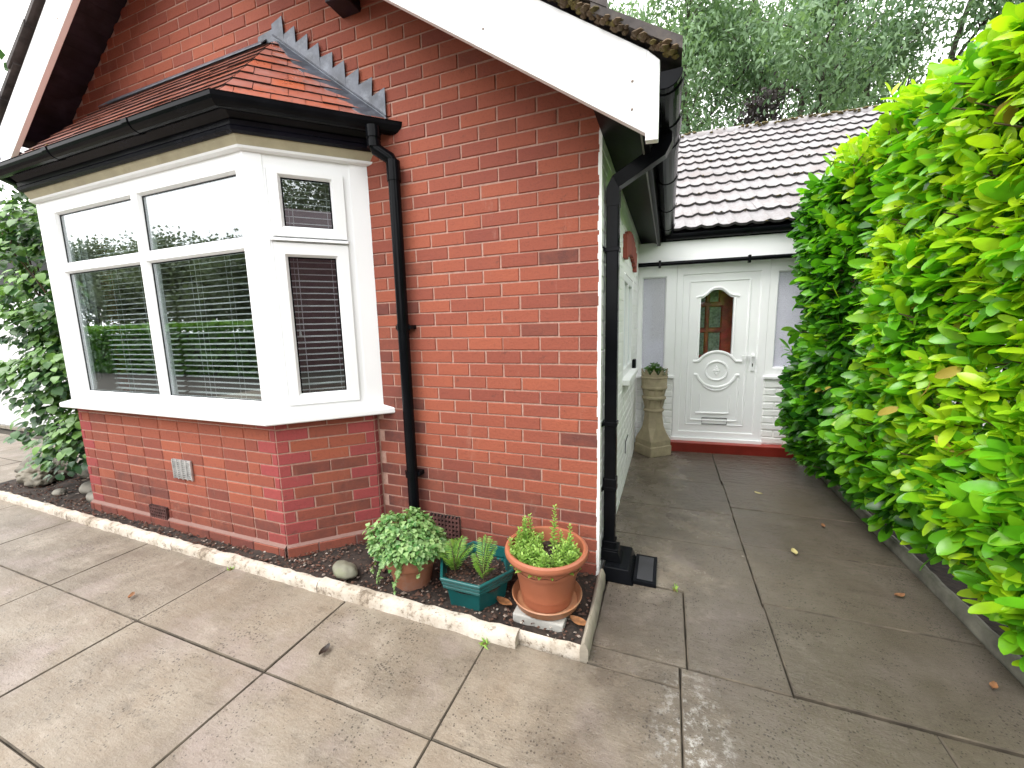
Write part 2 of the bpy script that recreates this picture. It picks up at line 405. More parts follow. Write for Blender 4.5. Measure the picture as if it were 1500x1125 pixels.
# ------------------------------------------------------------------ SETTING: ground
g = MB(); g.box((-60, -60, -.3), (60, 60, -.03)); kind(g.build('ground', M['joint']), 'structure')
pv = MB()
def slab(x0, y0, x1, y1):
    h = random.uniform(-.0012, .0012); g = .0019
    q = [(x0 + g, y0 + g), (x1 - g, y0 + g), (x1 - g, y1 - g), (x0 + g, y1 - g)]
    q = [(x + random.uniform(-.0016, .0016), y + random.uniform(-.0016, .0016)) for x, y in q]
    rn = random.random()
    zs = [h + random.uniform(-.001, .001) for _ in q]
    pv.prism([(x, y, -.05) for x, y in q], [(x, y, z - .004) for (x, y), z in zip(q, zs)], 1, rnd=rn)
    cx, cy = (x0 + x1) / 2, (y0 + y1) / 2
    pv.prism([(x, y, z - .004) for (x, y), z in zip(q, zs)], [(x + .004 * (1 if x < cx else -1), y + .004 * (1 if y < cy else -1), z) for (x, y), z in zip(q, zs)], 0, 1, rnd=rn)
xs = [-9.2, -8.35, -7.5, -6.6, -5.7, -4.83, -3.95, -2.95, -2.11, -1.215, -.40, .412]
ys = [-.595, -1.095, -1.62, -2.12, -2.72, -3.22, -3.85, -4.35, -4.95, -5.5, -6.1, -6.7]
for i in range(len(xs) - 1):
    for k in range(len(ys) - 1): slab(xs[i], ys[k + 1], xs[i + 1], ys[k])
xr = [.412, 1.222, 2.05, 2.9, 3.75, 4.6]; yr = [-.49, -1.06, -1.6, -2.1, -2.7, -3.2, -3.85, -4.35, -4.95, -5.5, -6.1, -6.7]
for i in range(len(xr) - 1):
    for k in range(len(yr) - 1):
        if xr[i] > 1.5 and yr[k] > -2: continue
        slab(xr[i], yr[k + 1], xr[i + 1], yr[k])
slab(1.222, -1.06, 1.64, -.49)
slab(.045, -.595, .412, -.49)
for a in ((.05, -.49, .44, .02), (.44, -.49, .812, .03), (.002, .02, .806, .56), (0, .56, .806, 1.06), (-.02, 1.06, .808, 1.66), (-.05, 1.66, .80, 2.25), (-.05, 2.25, .8, 2.62),
          (.812, -.48, 1.64, .06), (.806, .06, 1.64, .64), (.806, .64, 1.64, 1.2), (.808, 1.2, 1.64, 1.76), (.80, 1.76, 1.64, 2.3), (.8, 2.3, 1.64, 2.85)): slab(*a)
for i in range(5):
    slab(xs[i], -.595, xs[i + 1], .0); slab(xs[i], 0, xs[i + 1], .6)
kind(pv.build('paving', [M['slab'], plain('slab_edge_dirt', (.10, .08, .058), .9, .35, 9, .5, dirt=(.05, .042, .03))]), 'structure')
# soil bed with rough surface
sb = MB(); nx, ny = 150, 16; idx = {}
for i in range(nx + 1):
    for j in range(ny + 1):
        x = -5.75 + 5.78 * i / nx; y = -.57 + (.65 if x > -4.5 else 1.1) * j / ny
        idx[i, j] = sb.vs([(x, y, .012 + .014 * math.sin(x * 9 + y * 5) * math.sin(y * 17 - x * 3) + random.uniform(-.008, .008))])
for i in range(nx):
    for j in range(ny): sb.face([idx[i, j], idx[i + 1, j], idx[i + 1, j + 1], idx[i, j + 1]])
kind(sb.build('soil_bed', M['soil'], smooth='all'), 'structure')
hb = MB(); hb.box((1.70, -1.6, -.2), (3.4, 2.55, .03)); kind(hb.build('hedge_border', M['soil']), 'structure')
# gravel and bark chips: nobody could count them
gm = MB()
for k in range(5200):
    x = random.uniform(-5.6, .0); y = random.uniform(-.545, .0 if x > -4.4 else .45); r = random.uniform(.005, .013) * (1.6 if random.random() < .06 else 1)
    if -4.05 < x < -1.86 and y > -.43 : continue
    c = Vector((x, y, .018 + random.uniform(0, .008))); A = Matrix.Rotation(random.uniform(0, 6), 3, 'Z') @ Matrix.Rotation(random.uniform(-.5, .5), 3, 'X')
    pts = [Vector((a * r * random.uniform(.7, 1.3), b * r * random.uniform(.5, 1), cc * r * .5)) for a, b, cc in ((1, 0, 0), (0, 1, 0), (-1, 0, 0), (0, -1, 0), (0, 0, 1), (0, 0, -1))]
    i = gm.vs([A @ p + c for p in pts]); at = dict(rnd=random.random(), dark=random.uniform(.5, 1) if random.random() < .16 else 0, cls=1 if random.random() < .04 else 0)
    for q in ((0, 1, 4), (1, 2, 4), (2, 3, 4), (3, 0, 4), (1, 0, 5), (2, 1, 5), (3, 2, 5), (0, 3, 5)): gm.face([i + k for k in q], **at)
tag(kind(gm.build('gravel', M['chips']), 'stuff'), 'brown bark chips and gravel covering the narrow bed', 'gravel')

# ------------------------------------------------------------------ HOUSE
house = thing('bungalow', 'red brick bungalow with white bay window and white porch door', 'bungalow')
zr = lambda x: 2.288 - .679 * x            # lower edge of right bargeboard
zl = lambda x: 5.887 + .6715 * x           # lower edge of left bargeboard
XL = -4.42
A0, B0, C0, E0 = (-4.445, 0), (-4.035, -.435), (-1.86, -.435), (-1.45, -.04)
# front wall
fw = MB()
def wall_dark(x, z):
    d = flash() * (1.0 if z < 2.0 else .35)
    if x < -1.15 and z < 1.55: d = max(d, random.choice((.1, .4, .6, .95, .8)) * (1 if z < .95 else .6))
    if z < .33: d = max(d, random.uniform(.1, .6))
    elif z < .6: d = max(d, random.choice((0, .15, .3, .5)))
    return d
for r in range(-2, 56):
    z0, z1 = r * PZ, (r + 1) * PZ; zt = z1 - .02
    xr_ = min(0., (2.288 + .31 - zt) / .679); xl_ = max(XL, (zt - .31 - 5.887) / .6715)
    if xr_ <= xl_: break
    x = 0.; k = 0
    while x > xl_:
        w = PX if (k or r % 2 == 0) else PX / 2
        a, b = max(x - w, xl_), min(x, xr_)
        inbay = z1 < 2.62 and a < -1.43 and b > -4.40
        if b - a > .02 and not (inbay and (a + b) / 2 < -1.47):
            if inbay: a = max(a, -1.452)
            brick_face(fw, (0, 0), (1, 0), (0, -1), a, b, z0, z1, random.random(), wall_dark((a + b) / 2, z0), 0)
        x -= w; k += 1
def mort(mb, pts, **at): mb.poly(pts, 1, **at)
mort(fw, [(-1.50, .005, -.2), (0, .005, -.2), (0, .005, 2.6), (-1.50, .005, 2.6)])
mort(fw, [(XL, .005, -.2), (-4.38, .005, -.2), (-4.38, .005, 2.6), (XL, .005, 2.6)])
mort(fw, [(XL, .005, 2.6), (-.02, .005, 2.6), (-2.665, .005, 4.38), (XL, .005, 3.22)])
# closing back and end faces of the wall
fw.poly([(0, .005, -.2), (0, .1, -.2), (0, .1, 2.6), (0, .005, 2.6)], 1)
fw.poly([(XL, .005, -.2), (XL, .65, -.2), (XL, .65, 3.3), (XL, .005, 3.25)], 1)
fw.poly([(XL, .1, 2.62), (0, .1, 2.62), (-2.665, .1, 4.35), (XL, .1, 3.2)], 1)
fw.build('front_wall', [M['brick'], M['mortar']], house)

# side wall, white painted brick, with a window opening
sw = MB(); oy0, oy1, oz0, oz1 = 1.14, 1.95, .98, 1.80
for r in range(-1, 31):
    y = 0.; k = 0
    while y < 2.85:
        w = PX if (k or r % 2) else PX / 2
        z0, z1 = r * PZ, (r + 1) * PZ
        if not (y + w > oy0 and y < oy1 and z1 > oz0 and z0 < oz1):
            brick_face(sw, (0, 0), (0, 1), (1, 0), y, y + w, z0, z1, 0, 0, 0, .004)
        y += w; k += 1
for a, b, c, d in ((0.0, oy0, -.2, 2.42), (oy1, 3.2, -.2, 2.42), (oy0, oy1, -.2, oz0), (oy0, oy1, oz1, 2.42)):
    sw.poly([(.001, a, c), (.001, b, c), (.001, b, d), (.001, a, d)])
sw.poly([(.001, oy0, oz0), (-.1, oy0, oz0), (-.1, oy0, oz1), (.001, oy0, oz1)]); sw.poly([(.001, oy1, oz0), (-.1, oy1, oz0), (-.1, oy1, oz1), (.001, oy1, oz1)])
# ragged paint wrap on the corner of the front face
zz = -.05
while zz < 2.5:
    h = random.uniform(.02, .07); w = random.uniform(.007, .016)
    sw.box((-w, -.0035 - random.uniform(0, .001), zz), (.0045, .01, min(zz + h, 2.5))); zz += h
sw.build('side_wall', M['wpaint'], house)
swn = MB(); y0, y1, z0, z1 = oy0, oy1, oz0, oz1
for a, b in (((-.05, y0, z0), (.0, y0 + .06, z1)), ((-.05, y1 - .06, z0), (.0, y1, z1)), ((-.05, y0, z0), (-.001, y1, z0 + .06)), ((-.05, y0, z1 - .06), (-.001, y1, z1)), ((-.05, 1.5, z0), (-.002, 1.56, z1))): swn.box(a, b)
w1 = swn.build('side_window', M['upvc'], house, bevel=.004)
q = MB(); q.box((-.03, y0 + .05, z0 + .05), (-.024, y1 - .05, z1 - .05)); q.build('pane', M['glass'], w1)
q = MB(); q.box((-.1, y0 + .01, z0 + .01), (-.09, y1 - .01, z1 - .01)); q.build('blind', M['slat'], w1)
q = MB(); q.box((-.02, y0 - .05, z0 - .05), (.06, y1 + .05, z0 - .002)); q.build('window_sill', M['wpaint'], house, bevel=.008)
# brick arch over the side window
ar = MB()
for k in range(9):
    y = 1.0 + k * .105; rise = .10 - .10 * ((k - 4) / 4.5) ** 2
    ar.box((.002, y, 1.86 + rise), (.034, y + .095, 2.03 + rise), rnd=random.random(), dark=.2 * random.random(), cls=.4)
ar.build('brick_arch', M['brick'], house, bevel=.005)
q = MB()
for k in range(4): q.box((.006, 1.40, .30 + k * .024), (.012, 1.62, .316 + k * .024))
q.box((.004, 1.39, .29), (.0085, 1.63, .40), 1); q.build('air_vent', [M['wpaint'], M['void']], house)

# ------------------------------------------------------------------ BAY: lower brick
bay = MB()
Lc = math.dist(C0, E0); ucant = ((E0[0] - C0[0]) / Lc, (E0[1] - C0[1]) / Lc); ncant = (ucant[1], -ucant[0])
ul = ((B0[0] - A0[0]), (B0[1] - A0[1])); Ll = math.hypot(*ul); ul = (ul[0] / Ll, ul[1] / Ll); nl = (ul[1], -ul[0])
Lf = C0[0] - B0[0]
def bay_dark(u, z, front):
    if z < .16: return random.uniform(.25, .8)
    if front and z < .40 and u < .95: return random.uniform(.35, .8) if z < .3 or random.random() < .6 else .15
    if not front and z < .65: return random.choice((0, .25, .5, .6))
    return flash() * .6
for r in range(-2, 12):
    z0, z1 = r * PZ, (r + 1) * PZ
    if z0 > .865: break
    z1 = min(z1, .885); pr = .022 if r < 1 else 0
    even = r % 2 == 0
    def run(O, ud, nd, L, ends, front):
        e0, e1 = ends
        segs = [(0, e0, 1)]; u = e0; off = (.1 if even else .0)
        first = True
        while u < L - e1 - 1e-4:
            w = PX * (.5 if first and even and front else 1); first = False
            v = min(u + w, L - e1)
            if L - e1 - v < .07: v = L - e1
            segs.append((u, v, 0)); u = v
        segs.append((L - e1, L, 1))
        for a, b, c in segs:
            if r < 1: c = 0
            brick_face(bay, O, ud, nd, a, b, z0, z1, random.random(), bay_dark((a + b) / 2, z0, front) * (.25 if c else 1), c * random.uniform(.8, 1), pr)
    run(B0, (1, 0), (0, -1), Lf, (.05, .05) if even else (.1625, .1625), True)
    run(C0, ucant, ncant, Lc, (.18, .165) if even else (.07, .06), False)
    brick_face(bay, E0, (0, 1), (1, 0), 0, .038, z0, z1, random.random(), .4, .9, 0)
    run(A0, ul, nl, Ll, (.1, .2) if even else (.2, .1), False)
P3 = lambda p, z, n, o: (p[0] + n[0] * o, p[1] + n[1] * o, z)
for p, q, n in ((A0, B0, nl), (B0, C0, (0, -1)), (C0, E0, ncant), (E0, (E0[0], .01), (1, 0))):
    mort(bay, [P3(p, -.2, n, -.005), P3(q, -.2, n, -.005), P3(q, .885, n, -.005), P3(p, .885, n, -.005)], dark=0)
    # sloping mortar fillet on the plinth
    mort(bay, [P3(p, -.2, n, .017), P3(q, -.2, n, .017), P3(q, .074, n, .017), P3(p, .074, n, .017)], dark=.85)
    mort(bay, [P3(p, .074, n, .017), P3(q, .074, n, .017), P3(q, .092, n, -.004), P3(p, .092, n, -.004)], dark=.75)
bay.build('bay_wall', [M['brick'], M['mortar']], house)
# vents
v = MB(); v.box((-2.885, -.441, .412), (-2.685, -.4372, .552))
for k in range(9): v.box((-2.880, -.449, .420 + k * .0145), (-2.690, -.441, .4265 + k * .0145))
for k in range(5): v.box((-2.884 + k * .0485, -.4505, .412), (-2.876 + k * .0485, -.441, .552))
v.build('metal_vent', M['metal'], house)
v = MB(); v.box((-3.235, -.439, .068), (-3.035, -.434, .166), 1)
for k in range(4): v.box((-3.23, -.452, .078 + k * .024), (-3.04, -.439, .086 + k * .024))
for k in range(10): v.box((-3.232 + k * .0213, -.4535, .07), (-3.224 + k * .0213, -.439, .166))
v.build('air_vent', [M['terra_air'], M['void']], house)
v = MB(); v.box((-1.085, -.003, .078), (-.868, .004, .222), 1)
for k in range(5): v.box((-1.085, -.014, .08 + k * .0285), (-.868, -.004, .092 + k * .0285))
for k in range(9): v.box((-1.085 + k * .0258, -.0155, .08), (-1.074 + k * .0258, -.004, .222))
v.build('air_vent', [M['terra_air'], M['void']], house)

# ------------------------------------------------------------------ BAY: offset path for sill, cornice, gutter, eaves
def offpath(o):
    """points of the bay outline offset outward by o, ends on the wall y=0"""
    s = math.sqrt(.5)
    # planes: left (-s,-s), front (0,-1), right (s,-s)
    yf = -.435 - o
    cr = s * C0[0] - s * C0[1] + o; cl = -s * B0[0] - s * B0[1] + o
    xr1 = (cr + s * yf) / s; xl1 = -(cl + s * yf) / s
    return [(-cl / s, 0.), (xl1, yf), (xr1, yf), (cr / s, 0.)]
PATH = [lambda o, k=k: offpath(o)[k] for k in range(4)]
def ring(prof, name, mat, **kw):
    m = MB(); m.sweep(PATH, prof); return m.build(name, mat, house, **kw)
sill = ring([(-.10, .925), (-.10, .875), (.075, .872), (.08, .878), (.08, .903), (.074, .909), (.01, .927)], 'window_sill', M['upvc'])
ring([(-.08, 2.385), (.03, 2.385), (.045, 2.392), (.05, 2.404), (.04, 2.408), (-.08, 2.408)], 'head_moulding', M['upvc'])
ring([(-.06, 2.408), (.040, 2.409), (.062, 2.452), (-.06, 2.454)], 'frieze_board', M['cream'])
ring([(-.06, 2.454), (.070, 2.452), (.086, 2.462), (.090, 2.478), (.084, 2.488), (.088, 2.51), (-.06, 2.512)], 'fascia_moulding', M['slate'])
ring([(-.06, 2.512), (.075, 2.512), (.112, 2.548), (.112, 2.572), (-.06, 2.575)], 'eaves_board', M['slate'])
gp = []
for k in range(11):
    t = math.pi * k / 10; gp.append((.160 - .048 * math.cos(t), 2.578 - .055 * math.sin(t)))
gp2 = [(.160 - .043 * math.cos(math.pi * k / 10), 2.578 - .049 * math.sin(math.pi * k / 10)) for k in reversed(range(11))]
gut = ring(gp + [(gp[-1][0] + .003, 2.583)] + gp2, 'bay_gutter', M['black'])
for (fx, side) in ((-2.5, 0), (-3.35, 0)):
    b = MB(); y = -.435; sec = [(y - .16 + .0535 * math.cos(math.pi * k / 10), 2.58 - .060 * math.sin(math.pi * k / 10)) for k in range(11)]
    ins = [(y - .16 + .046 * math.cos(math.pi * k / 10), 2.58 - .052 * math.sin(math.pi * k / 10)) for k in reversed(range(11))]
    sec = sec + ins
    b.prism([(fx, yy, z) for yy, z in sec], [(fx + .05, yy, z) for yy, z in sec]); b.build('gutter_joint', M['black'], gut)

# ------------------------------------------------------------------ BAY WINDOW frames
s7 = math.sqrt(.5)
Wfront = Matrix.Identity(4)                       # local: x along, y depth (towards room +), z up
C1 = (-1.8538, -.45)                              # outer corner of frame
Tc = Matrix(((s7, -s7, 0, C1[0]), (s7, s7, 0, C1[1]), (0, 0, 1, 0), (0, 0, 0, 1)))
B1 = (-4.041, -.45)
Tl = Matrix(((-s7, s7, 0, B1[0]), (s7, s7, 0, B1[1]), (0, 0, 1, 0), (0, 0, 0, 1)))
Tf = Matrix.Translation((0, -.45, 0))
def bar(mb, x0, x1, z0, z1, y0, y1): mb.box((x0, y0, z0), (x1, y1, z1))
def glazed(mb, holes, X0, X1, Z0, Z1, y0, y1):
    """slab with rectangular holes on a grid"""
    xs_ = sorted({X0, X1, *[h[0] for h in holes], *[h[1] for h in holes]}); zs_ = sorted({Z0, Z1, *[h[2] for h in holes], *[h[3] for h in holes]})
    inh = lambda x, z: any(h[0] < x < h[1] and h[2] < z < h[3] for h in holes)
    for a, b in zip(xs_, xs_[1:]):
        for c, d in zip(zs_, zs_[1:]):
            if inh((a + b) / 2, (c + d) / 2): continue
            mb.poly([(a, y0, c), (b, y0, c), (b, y0, d), (a, y0, d)]); mb.poly([(a, y1, c), (a, y1, d), (b, y1, d), (b, y1, c)])
    for h in holes:
        e = .012
        o = [(h[0], h[2]), (h[1], h[2]), (h[1], h[3]), (h[0], h[3])]; i = [(h[0] + e, h[2] + e), (h[1] - e, h[2] + e), (h[1] - e, h[3] - e), (h[0] + e, h[3] - e)]
        for k in range(4):
            p, q, r_, t = o[k], o[(k + 1) % 4], i[(k + 1) % 4], i[k]
            mb.poly([(p[0], y0, p[1]), (q[0], y0, q[1]), (r_[0], y0 + .02, r_[1]), (t[0], y0 + .02, t[1])])
            mb.poly([(t[0], y0 + .02, t[1]), (r_[0], y0 + .02, r_[1]), (r_[0], y1, r_[1]), (t[0], y1, t[1])])
    for a in ((X0, X1),):
        mb.poly([(X0, y0, Z0), (X0, y0, Z1), (X0, y1, Z1), (X0, y1, Z0)]); mb.poly([(X1, y0, Z0), (X1, y1, Z0), (X1, y1, Z1), (X1, y0, Z1)])
        mb.poly([(X0, y0, Z0), (X1, y0, Z0), (X1, y1, Z0), (X0, y1, Z0)]); mb.poly([(X0, y0, Z1), (X0, y1, Z1), (X1, y1, Z1), (X1, y0, Z1)])
bw = MB(Tf)
HF = [(-3.828, -2.898, 1.938, 2.298), (-2.836, -1.918, 1.938, 2.298), (-3.828, -2.898, .988, 1.885), (-2.836, -1.918, .988, 1.885)]
glazed(bw, HF, -4.0, -1.862, .92, 2.39, 0, .07)
bw.T = Matrix.Identity(4)
bwin = bw.build('bay_window', M['upvc'], house)
# corner post of the bay (front to canted side) and left one
cp = MB()
oc = C1; ip = (-1.90, -.36)
def vprism(mb, pts, z0, z1): mb.prism([(x, y, z0) for x, y in pts], [(x, y, z1) for x, y in pts])
q = lambda s_, d: (C1[0] + s7 * s_ - s7 * d, C1[1] + s7 * s_ + s7 * d)
vprism(cp, [(-1.861, -.452), (C1[0], -.453), q(.09, -.002), q(.09, .08), (-1.915, -.375), (-1.915, -.452)], .921, 2.3885)
cp.build('corner_post', M['upvc'], bwin, bevel=.003)
ql = lambda s_, d: (B1[0] - s7 * s_ + s7 * d, B1[1] + s7 * s_ + s7 * d)
cp = MB(); vprism(cp, [(-4.0, -.452), (-4.0, -.38), ql(.09, .08), ql(.09, -.002), (B1[0], -.453)], .921, 2.3885); cp.build('corner_post', M['upvc'], bwin, bevel=.003)
def panes(holes, T, y, par):
    for h in holes:
        m = MB(T); m.box((h[0] + .006, y, h[2] + .006), (h[1] - .006, y + .005, h[3] - .006)); m.build('pane', M['glass'], par)
        m = MB(T); t = .007                                     # dark gasket round the glass
        a, b, c, d = h[0] + .0125, h[1] - .0125, h[2] + .0125, h[3] - .0125
        for u in (((a, y - .003, c), (a + t, y, d)), ((b - t, y - .003, c), (b, y, d)), ((a + t, y - .003, d - t), (b - t, y, d)), ((a + t, y - .003, c), (b - t, y, c + t * .5))): m.box(*u)
        m.build('gasket', M['black'], par)
panes(HF, Tf, .026, bwin)
# canted side: outer frame, two opening sashes
def side_frame(T, par):
    m = MB(T); glazed(m, [(.10, .50, .965, 1.92), (.10, .50, 1.945, 2.315)], .088, .64, .92, 2.39, .004, .07)
    m.box((.54, -.004, .921), (.64, .07, 2.388)); m.build('side_frame', M['upvc'], par)
    for (za, zb, ga, gb) in ((.972, 1.915, 1.026, 1.852), (1.95, 2.312, 1.998, 2.286)):
        m = MB(T); glazed(m, [(.158, .438, ga, gb)], .105, .498, za, zb, -.014, .05); o = m.build('sash', M['upvc'], par)
        panes([(.158, .438, ga, gb)], T, .012, par)
    m = MB(T); m.prism([(.092, .003, 1.928), (.508, .003, 1.928), (.508, .003, 1.948), (.092, .003, 1.948)], [(.10, -.028, 1.924), (.50, -.028, 1.924), (.50, -.028, 1.930), (.10, -.028, 1.930)])
    m.build('drip_bar', M['upvc'], par)
side_frame(Tc, bwin)
m = MB(Tl); glazed(m, [(.16, .44, 1.03, 2.28)], .088, .62, .92, 2.39, .004, .07); m.build('side_frame', M['upvc'], bwin); panes([(.16, .44, 1.03, 2.28)], Tl, .03, bwin)
# room behind
rm = MB(); rm.box((-4.39, 3.2, .5), (-1.42, 3.3, 2.6)); rm.box((-4.5, 0.1, .5), (-4.40, 3.2, 2.6)); rm.box((-1.42, .1, .5), (-1.3, 3.2, 2.6)); rm.box((-4.4, .02, .3), (-1.42, 3.2, .5)); rm.box((-4.4, -.02, 2.6), (-1.42, 3.2, 2.64))
rm.poly([(*p, 2.40) for p in offpath(-.02)][::-1]); rm.poly([(*p, .90) for p in offpath(-.02)])
rm.build('room_interior', M['int'], house)

# ------------------------------------------------------------------ BLINDS
def blind(T, x0, x1, z0, z1, y, label, cords, tassel=False):
    t = thing('venetian_blind', label, 'blind', tuple(T @ Vector(((x0 + x1) / 2, y, z1))), 'white venetian blinds in the bay window')
    Ti = Matrix.Translation(-t.location) @ T
    m = MB(Ti); n = int((z1 - z0) / .0375)
    for k in range(n):
        z = z1 - .04 - k * .0375; a = random.uniform(-.003, .003)
        for yy, dz in ((-.013, -.001), (0, .003)):
            pass
        m.prism([(x0, y - .0135, z - .007 + a), (x1, y - .0135, z - .007), (x1, y, z), (x0, y, z)], [(x0, y - .0135, z - .0055 + a), (x1, y - .0135, z - .0055), (x1, y, z + .0015), (x0, y, z + .0015)])
        m.prism([(x0, y, z), (x1, y, z), (x1, y + .0135, z - .001), (x0, y + .0135, z - .001)], [(x0, y, z + .0015), (x1, y, z + .0015), (x1, y + .0135, z + .0005), (x0, y + .0135, z + .0005)])
    m.build('slats', M['slat'], t)
    m = MB(Ti); m.box((x0, y - .02, z1 - .03), (x1, y + .02, z1)); m.build('head_rail', M['slat'], t)
    m = MB(Ti)
    for c in cords:
        for yy in (-.016, .016): m.tube([(c, y + yy, z1), (c, y + yy, z0)], .0013, 5)
    m.build('cord', M['slat'], t)
    if tassel:
        m = MB(Ti); m.tube([(cords[0] - .02, y - .02, z1), (cords[0] - .02, y - .02, 1.42)], .001, 5); m.tube([(cords[0] - .02, y - .02, 1.42), (cords[0] - .02, y - .02, 1.405), (cords[0] - .02, y - .02, 1.375)], [.003, .006, .009], 8); m.build('tassel', M['slat'], t)
blind(Tf, -3.75, -2.89, .96, 2.36, .16, 'white venetian blind behind the far left pair of panes', (-3.55, -3.2, -3.02))
blind(Tf, -2.85, -1.90, .96, 2.36, .16, 'white venetian blind behind the wider pair of panes beside the corner post', (-2.65, -2.60, -2.3, -2.02))
blind(Tc, .06, .52, .98, 2.36, .13, 'narrow white venetian blind in the angled side of the bay', (.21, .40), True)

# ------------------------------------------------------------------ BAY ROOF (clay tiles)
Zw, Ze, oe = 3.215, 2.59, .140
def roofplane(P, u, n2, Lu, clips):
    """P eave start, u along eave, n2 horizontal inward dir; tiles in (u, slope) coords."""
    dz = Zw - Ze; run_ = .575; sl = math.hypot(dz, run_); nrm = Vector((-n2[0] * dz, -n2[1] * dz, run_)) / sl
    up = Vector((n2[0] * run_, n2[1] * run_, dz)) / sl; uv = Vector((u[0], u[1], 0)); P = Vector(P)
    mb = MB(); g = .098; nrow = int(sl / g) + 1
    for r in range(nrow):
        s0, s1 = r * g - .012, min((r + 1) * g + .03, sl)
        x = -.6 - (r % 2) * .083
        while x < Lu + .6:
            w = .165; a, b = x + .0015, x + w - .0015
            lft = random.uniform(-.001, .003)
            po = [(a, s0 + random.uniform(-.003, .003)), (b, s0 + random.uniform(-.003, .003)), (b, s1), (a, s1)]
            for c in clips: po = clip(po, *c) if po else po
            if len(po) >= 3:
                def pt(q, top):
                    t = (q[1] - s0) / (s1 - s0 + 1e-6); h = (.021 + lft) * (1 - t) + .011 * t + (0 if top else -.0075)
                    return P + uv * q[0] + up * q[1] + nrm * h
                mb.prism([pt(q, 0) for q in po], [pt(q, 1) for q in po], 0, 1, rnd=random.random())
            x += w
    # underlay
    po = [(-1., -.02), (Lu + 1, -.02), (Lu + 1, sl), (-1, sl)]
    for c in clips: po = clip(po, *c)
    mb.poly([P + uv * a + up * b - nrm * .004 for a, b in po], rnd=.9)
    return mb, sl
ep = offpath(oe)
t22 = math.tan(R(22.5))
def hipclip(Lu, sl, side):        # boundary inward from eave corner at 22.5deg in plan
    k = .575 * t22 / sl           # lateral shift per unit slope
    return (-1, k, 0) if side == 'a' else (1, k, Lu)
sl_ = math.hypot(Zw - Ze, .575)
# the run of every plane is oe+.435 = .575 for the front
Lfr = ep[2][0] - ep[1][0]
mbf, _ = roofplane((*ep[1], Ze), (1, 0), (0, 1), Lfr, [hipclip(Lfr, sl_, 'a'), hipclip(Lfr, sl_, 'b'), (0, 1, sl_)])
Lcs = math.dist(ep[2], ep[3]); kk = (ep[3][0] - ep[2][0]) / Lcs
# canted planes meet the wall y=0: (u*s7 + run*s7) <= |y0|
wallc = (s7, s7 * .575 / sl_, -ep[2][1] - .002)
mbr, _ = roofplane((*ep[2], Ze), (s7, s7), (-s7, s7), Lcs, [hipclip(Lcs, sl_, 'a'), wallc])
mbl, _ = roofplane((*ep[1], Ze), (-s7, s7), (s7, s7), Lcs, [hipclip(Lcs, sl_, 'a'), wallc])
for mm in (mbr, mbl):
    o = len(mbf.v); f0 = len(mbf.f); mbf.v += mm.v; mbf.f += [tuple(i + o for i in f) for f in mm.f]; mbf.mi += mm.mi
    for k, d in mm.a.items():
        for i, v_ in d.items(): mbf.a.setdefault(k, {})[i + f0] = v_
broof = mbf.build('bay_roof', [M['tile'], plain('dark_tile_edge', (.035, .016, .013), .9, .3, 20)], house, bevel=0)  # tile sides coloured dark: shadow gaps and grime between courses painted in
apR = (ep[2][0] - .575 * t22, 0, Zw); enR = (ep[3][0], 0, Ze); apL = (ep[1][0] + .575 * t22, 0, Zw); enL = (ep[0][0], 0, Ze)
# stepped lead flashing, pointed tips, up the right abutment; flat apron along the top
def flashing(ap, en, sg):
    m = MB(); A_, E_ = Vector(ap), Vector(en); d = (E_ - A_); nT = 9
    dx = d.x / nT; dzz = d.z / nT
    for k in range(nT):
        p = A_ + d * (k / nT) + Vector((0, -.0125, .02)); q = A_ + d * ((k + 1) / nT) + Vector((0, -.0125, .02))
        j = lambda: random.uniform(-.008, .008)
        v0 = p + Vector((-sg * .004, .002, .075 + j())); tip = Vector((q.x + sg * (.004 + j()), q.z and -.0095 - random.uniform(0, .004), q.z + .165 + j())); v1 = q + Vector((0, .002, .075))
        pl_ = [p, q, v1, tip, v0]
        m.prism(pl_, [v_ + Vector((0, -.0035, 0)) for v_ in pl_])
    # fold and tile strip
    a, b = A_ + Vector((0, -.004, .036)), E_ + Vector((0, -.004, .036))
    inw = Vector((-sg * .085, -.085, -.012)) * 1.15
    up = Vector((0, 0, .013))
    ss = 14
    for k in range(ss):
        p, q = a.lerp(b, k / ss), a.lerp(b, (k + 1) / ss)
        w0 = Vector((0, 0, random.uniform(-.003, .003))); ia, ib = inw * min(1, (k + .15) * .16), inw * min(1, (k + 1.15) * .16)
        m.prism([p - up, q - up, q + ib - up, p + ia - up], [p, q, q + ib + w0, p + ia + w0])
    m.tube([a + Vector((0, -.008, .002)), b + Vector((0, -.008, .002))], .007, 6)
    return m
m = flashing(apR, enR, 1); 
m.build('lead_flashing', M['lead'], broof)
m = MB(); m.box((apL[0] - .02, -.008, Zw + .01), (apR[0] + .02, -.0035, Zw + .035)); m.prism([(apL[0], -.008, Zw + .03), (apR[0] - .06, -.008, Zw + .03), (apR[0] - .05, -.06, Zw - .025), (apL[0] - .02, -.07, Zw - .035)], [(apL[0], -.008, Zw + .036), (apR[0] - .06, -.008, Zw + .036), (apR[0] - .05, -.06, Zw - .019), (apL[0] - .02, -.07, Zw - .029)])
m.prism([(apR[0] - .14, -.0125, Zw + .0), (apR[0] + .08, -.0125, Zw - .03), (apR[0] + .07, -.0125, Zw + .08), (apR[0] - .13, -.0125, Zw + .06)], [(apR[0] - .14, -.009, Zw + .0), (apR[0] + .08, -.009, Zw - .03), (apR[0] + .07, -.009, Zw + .08), (apR[0] - .13, -.009, Zw + .06)])
m.build('lead_apron', M['lead'], broof)
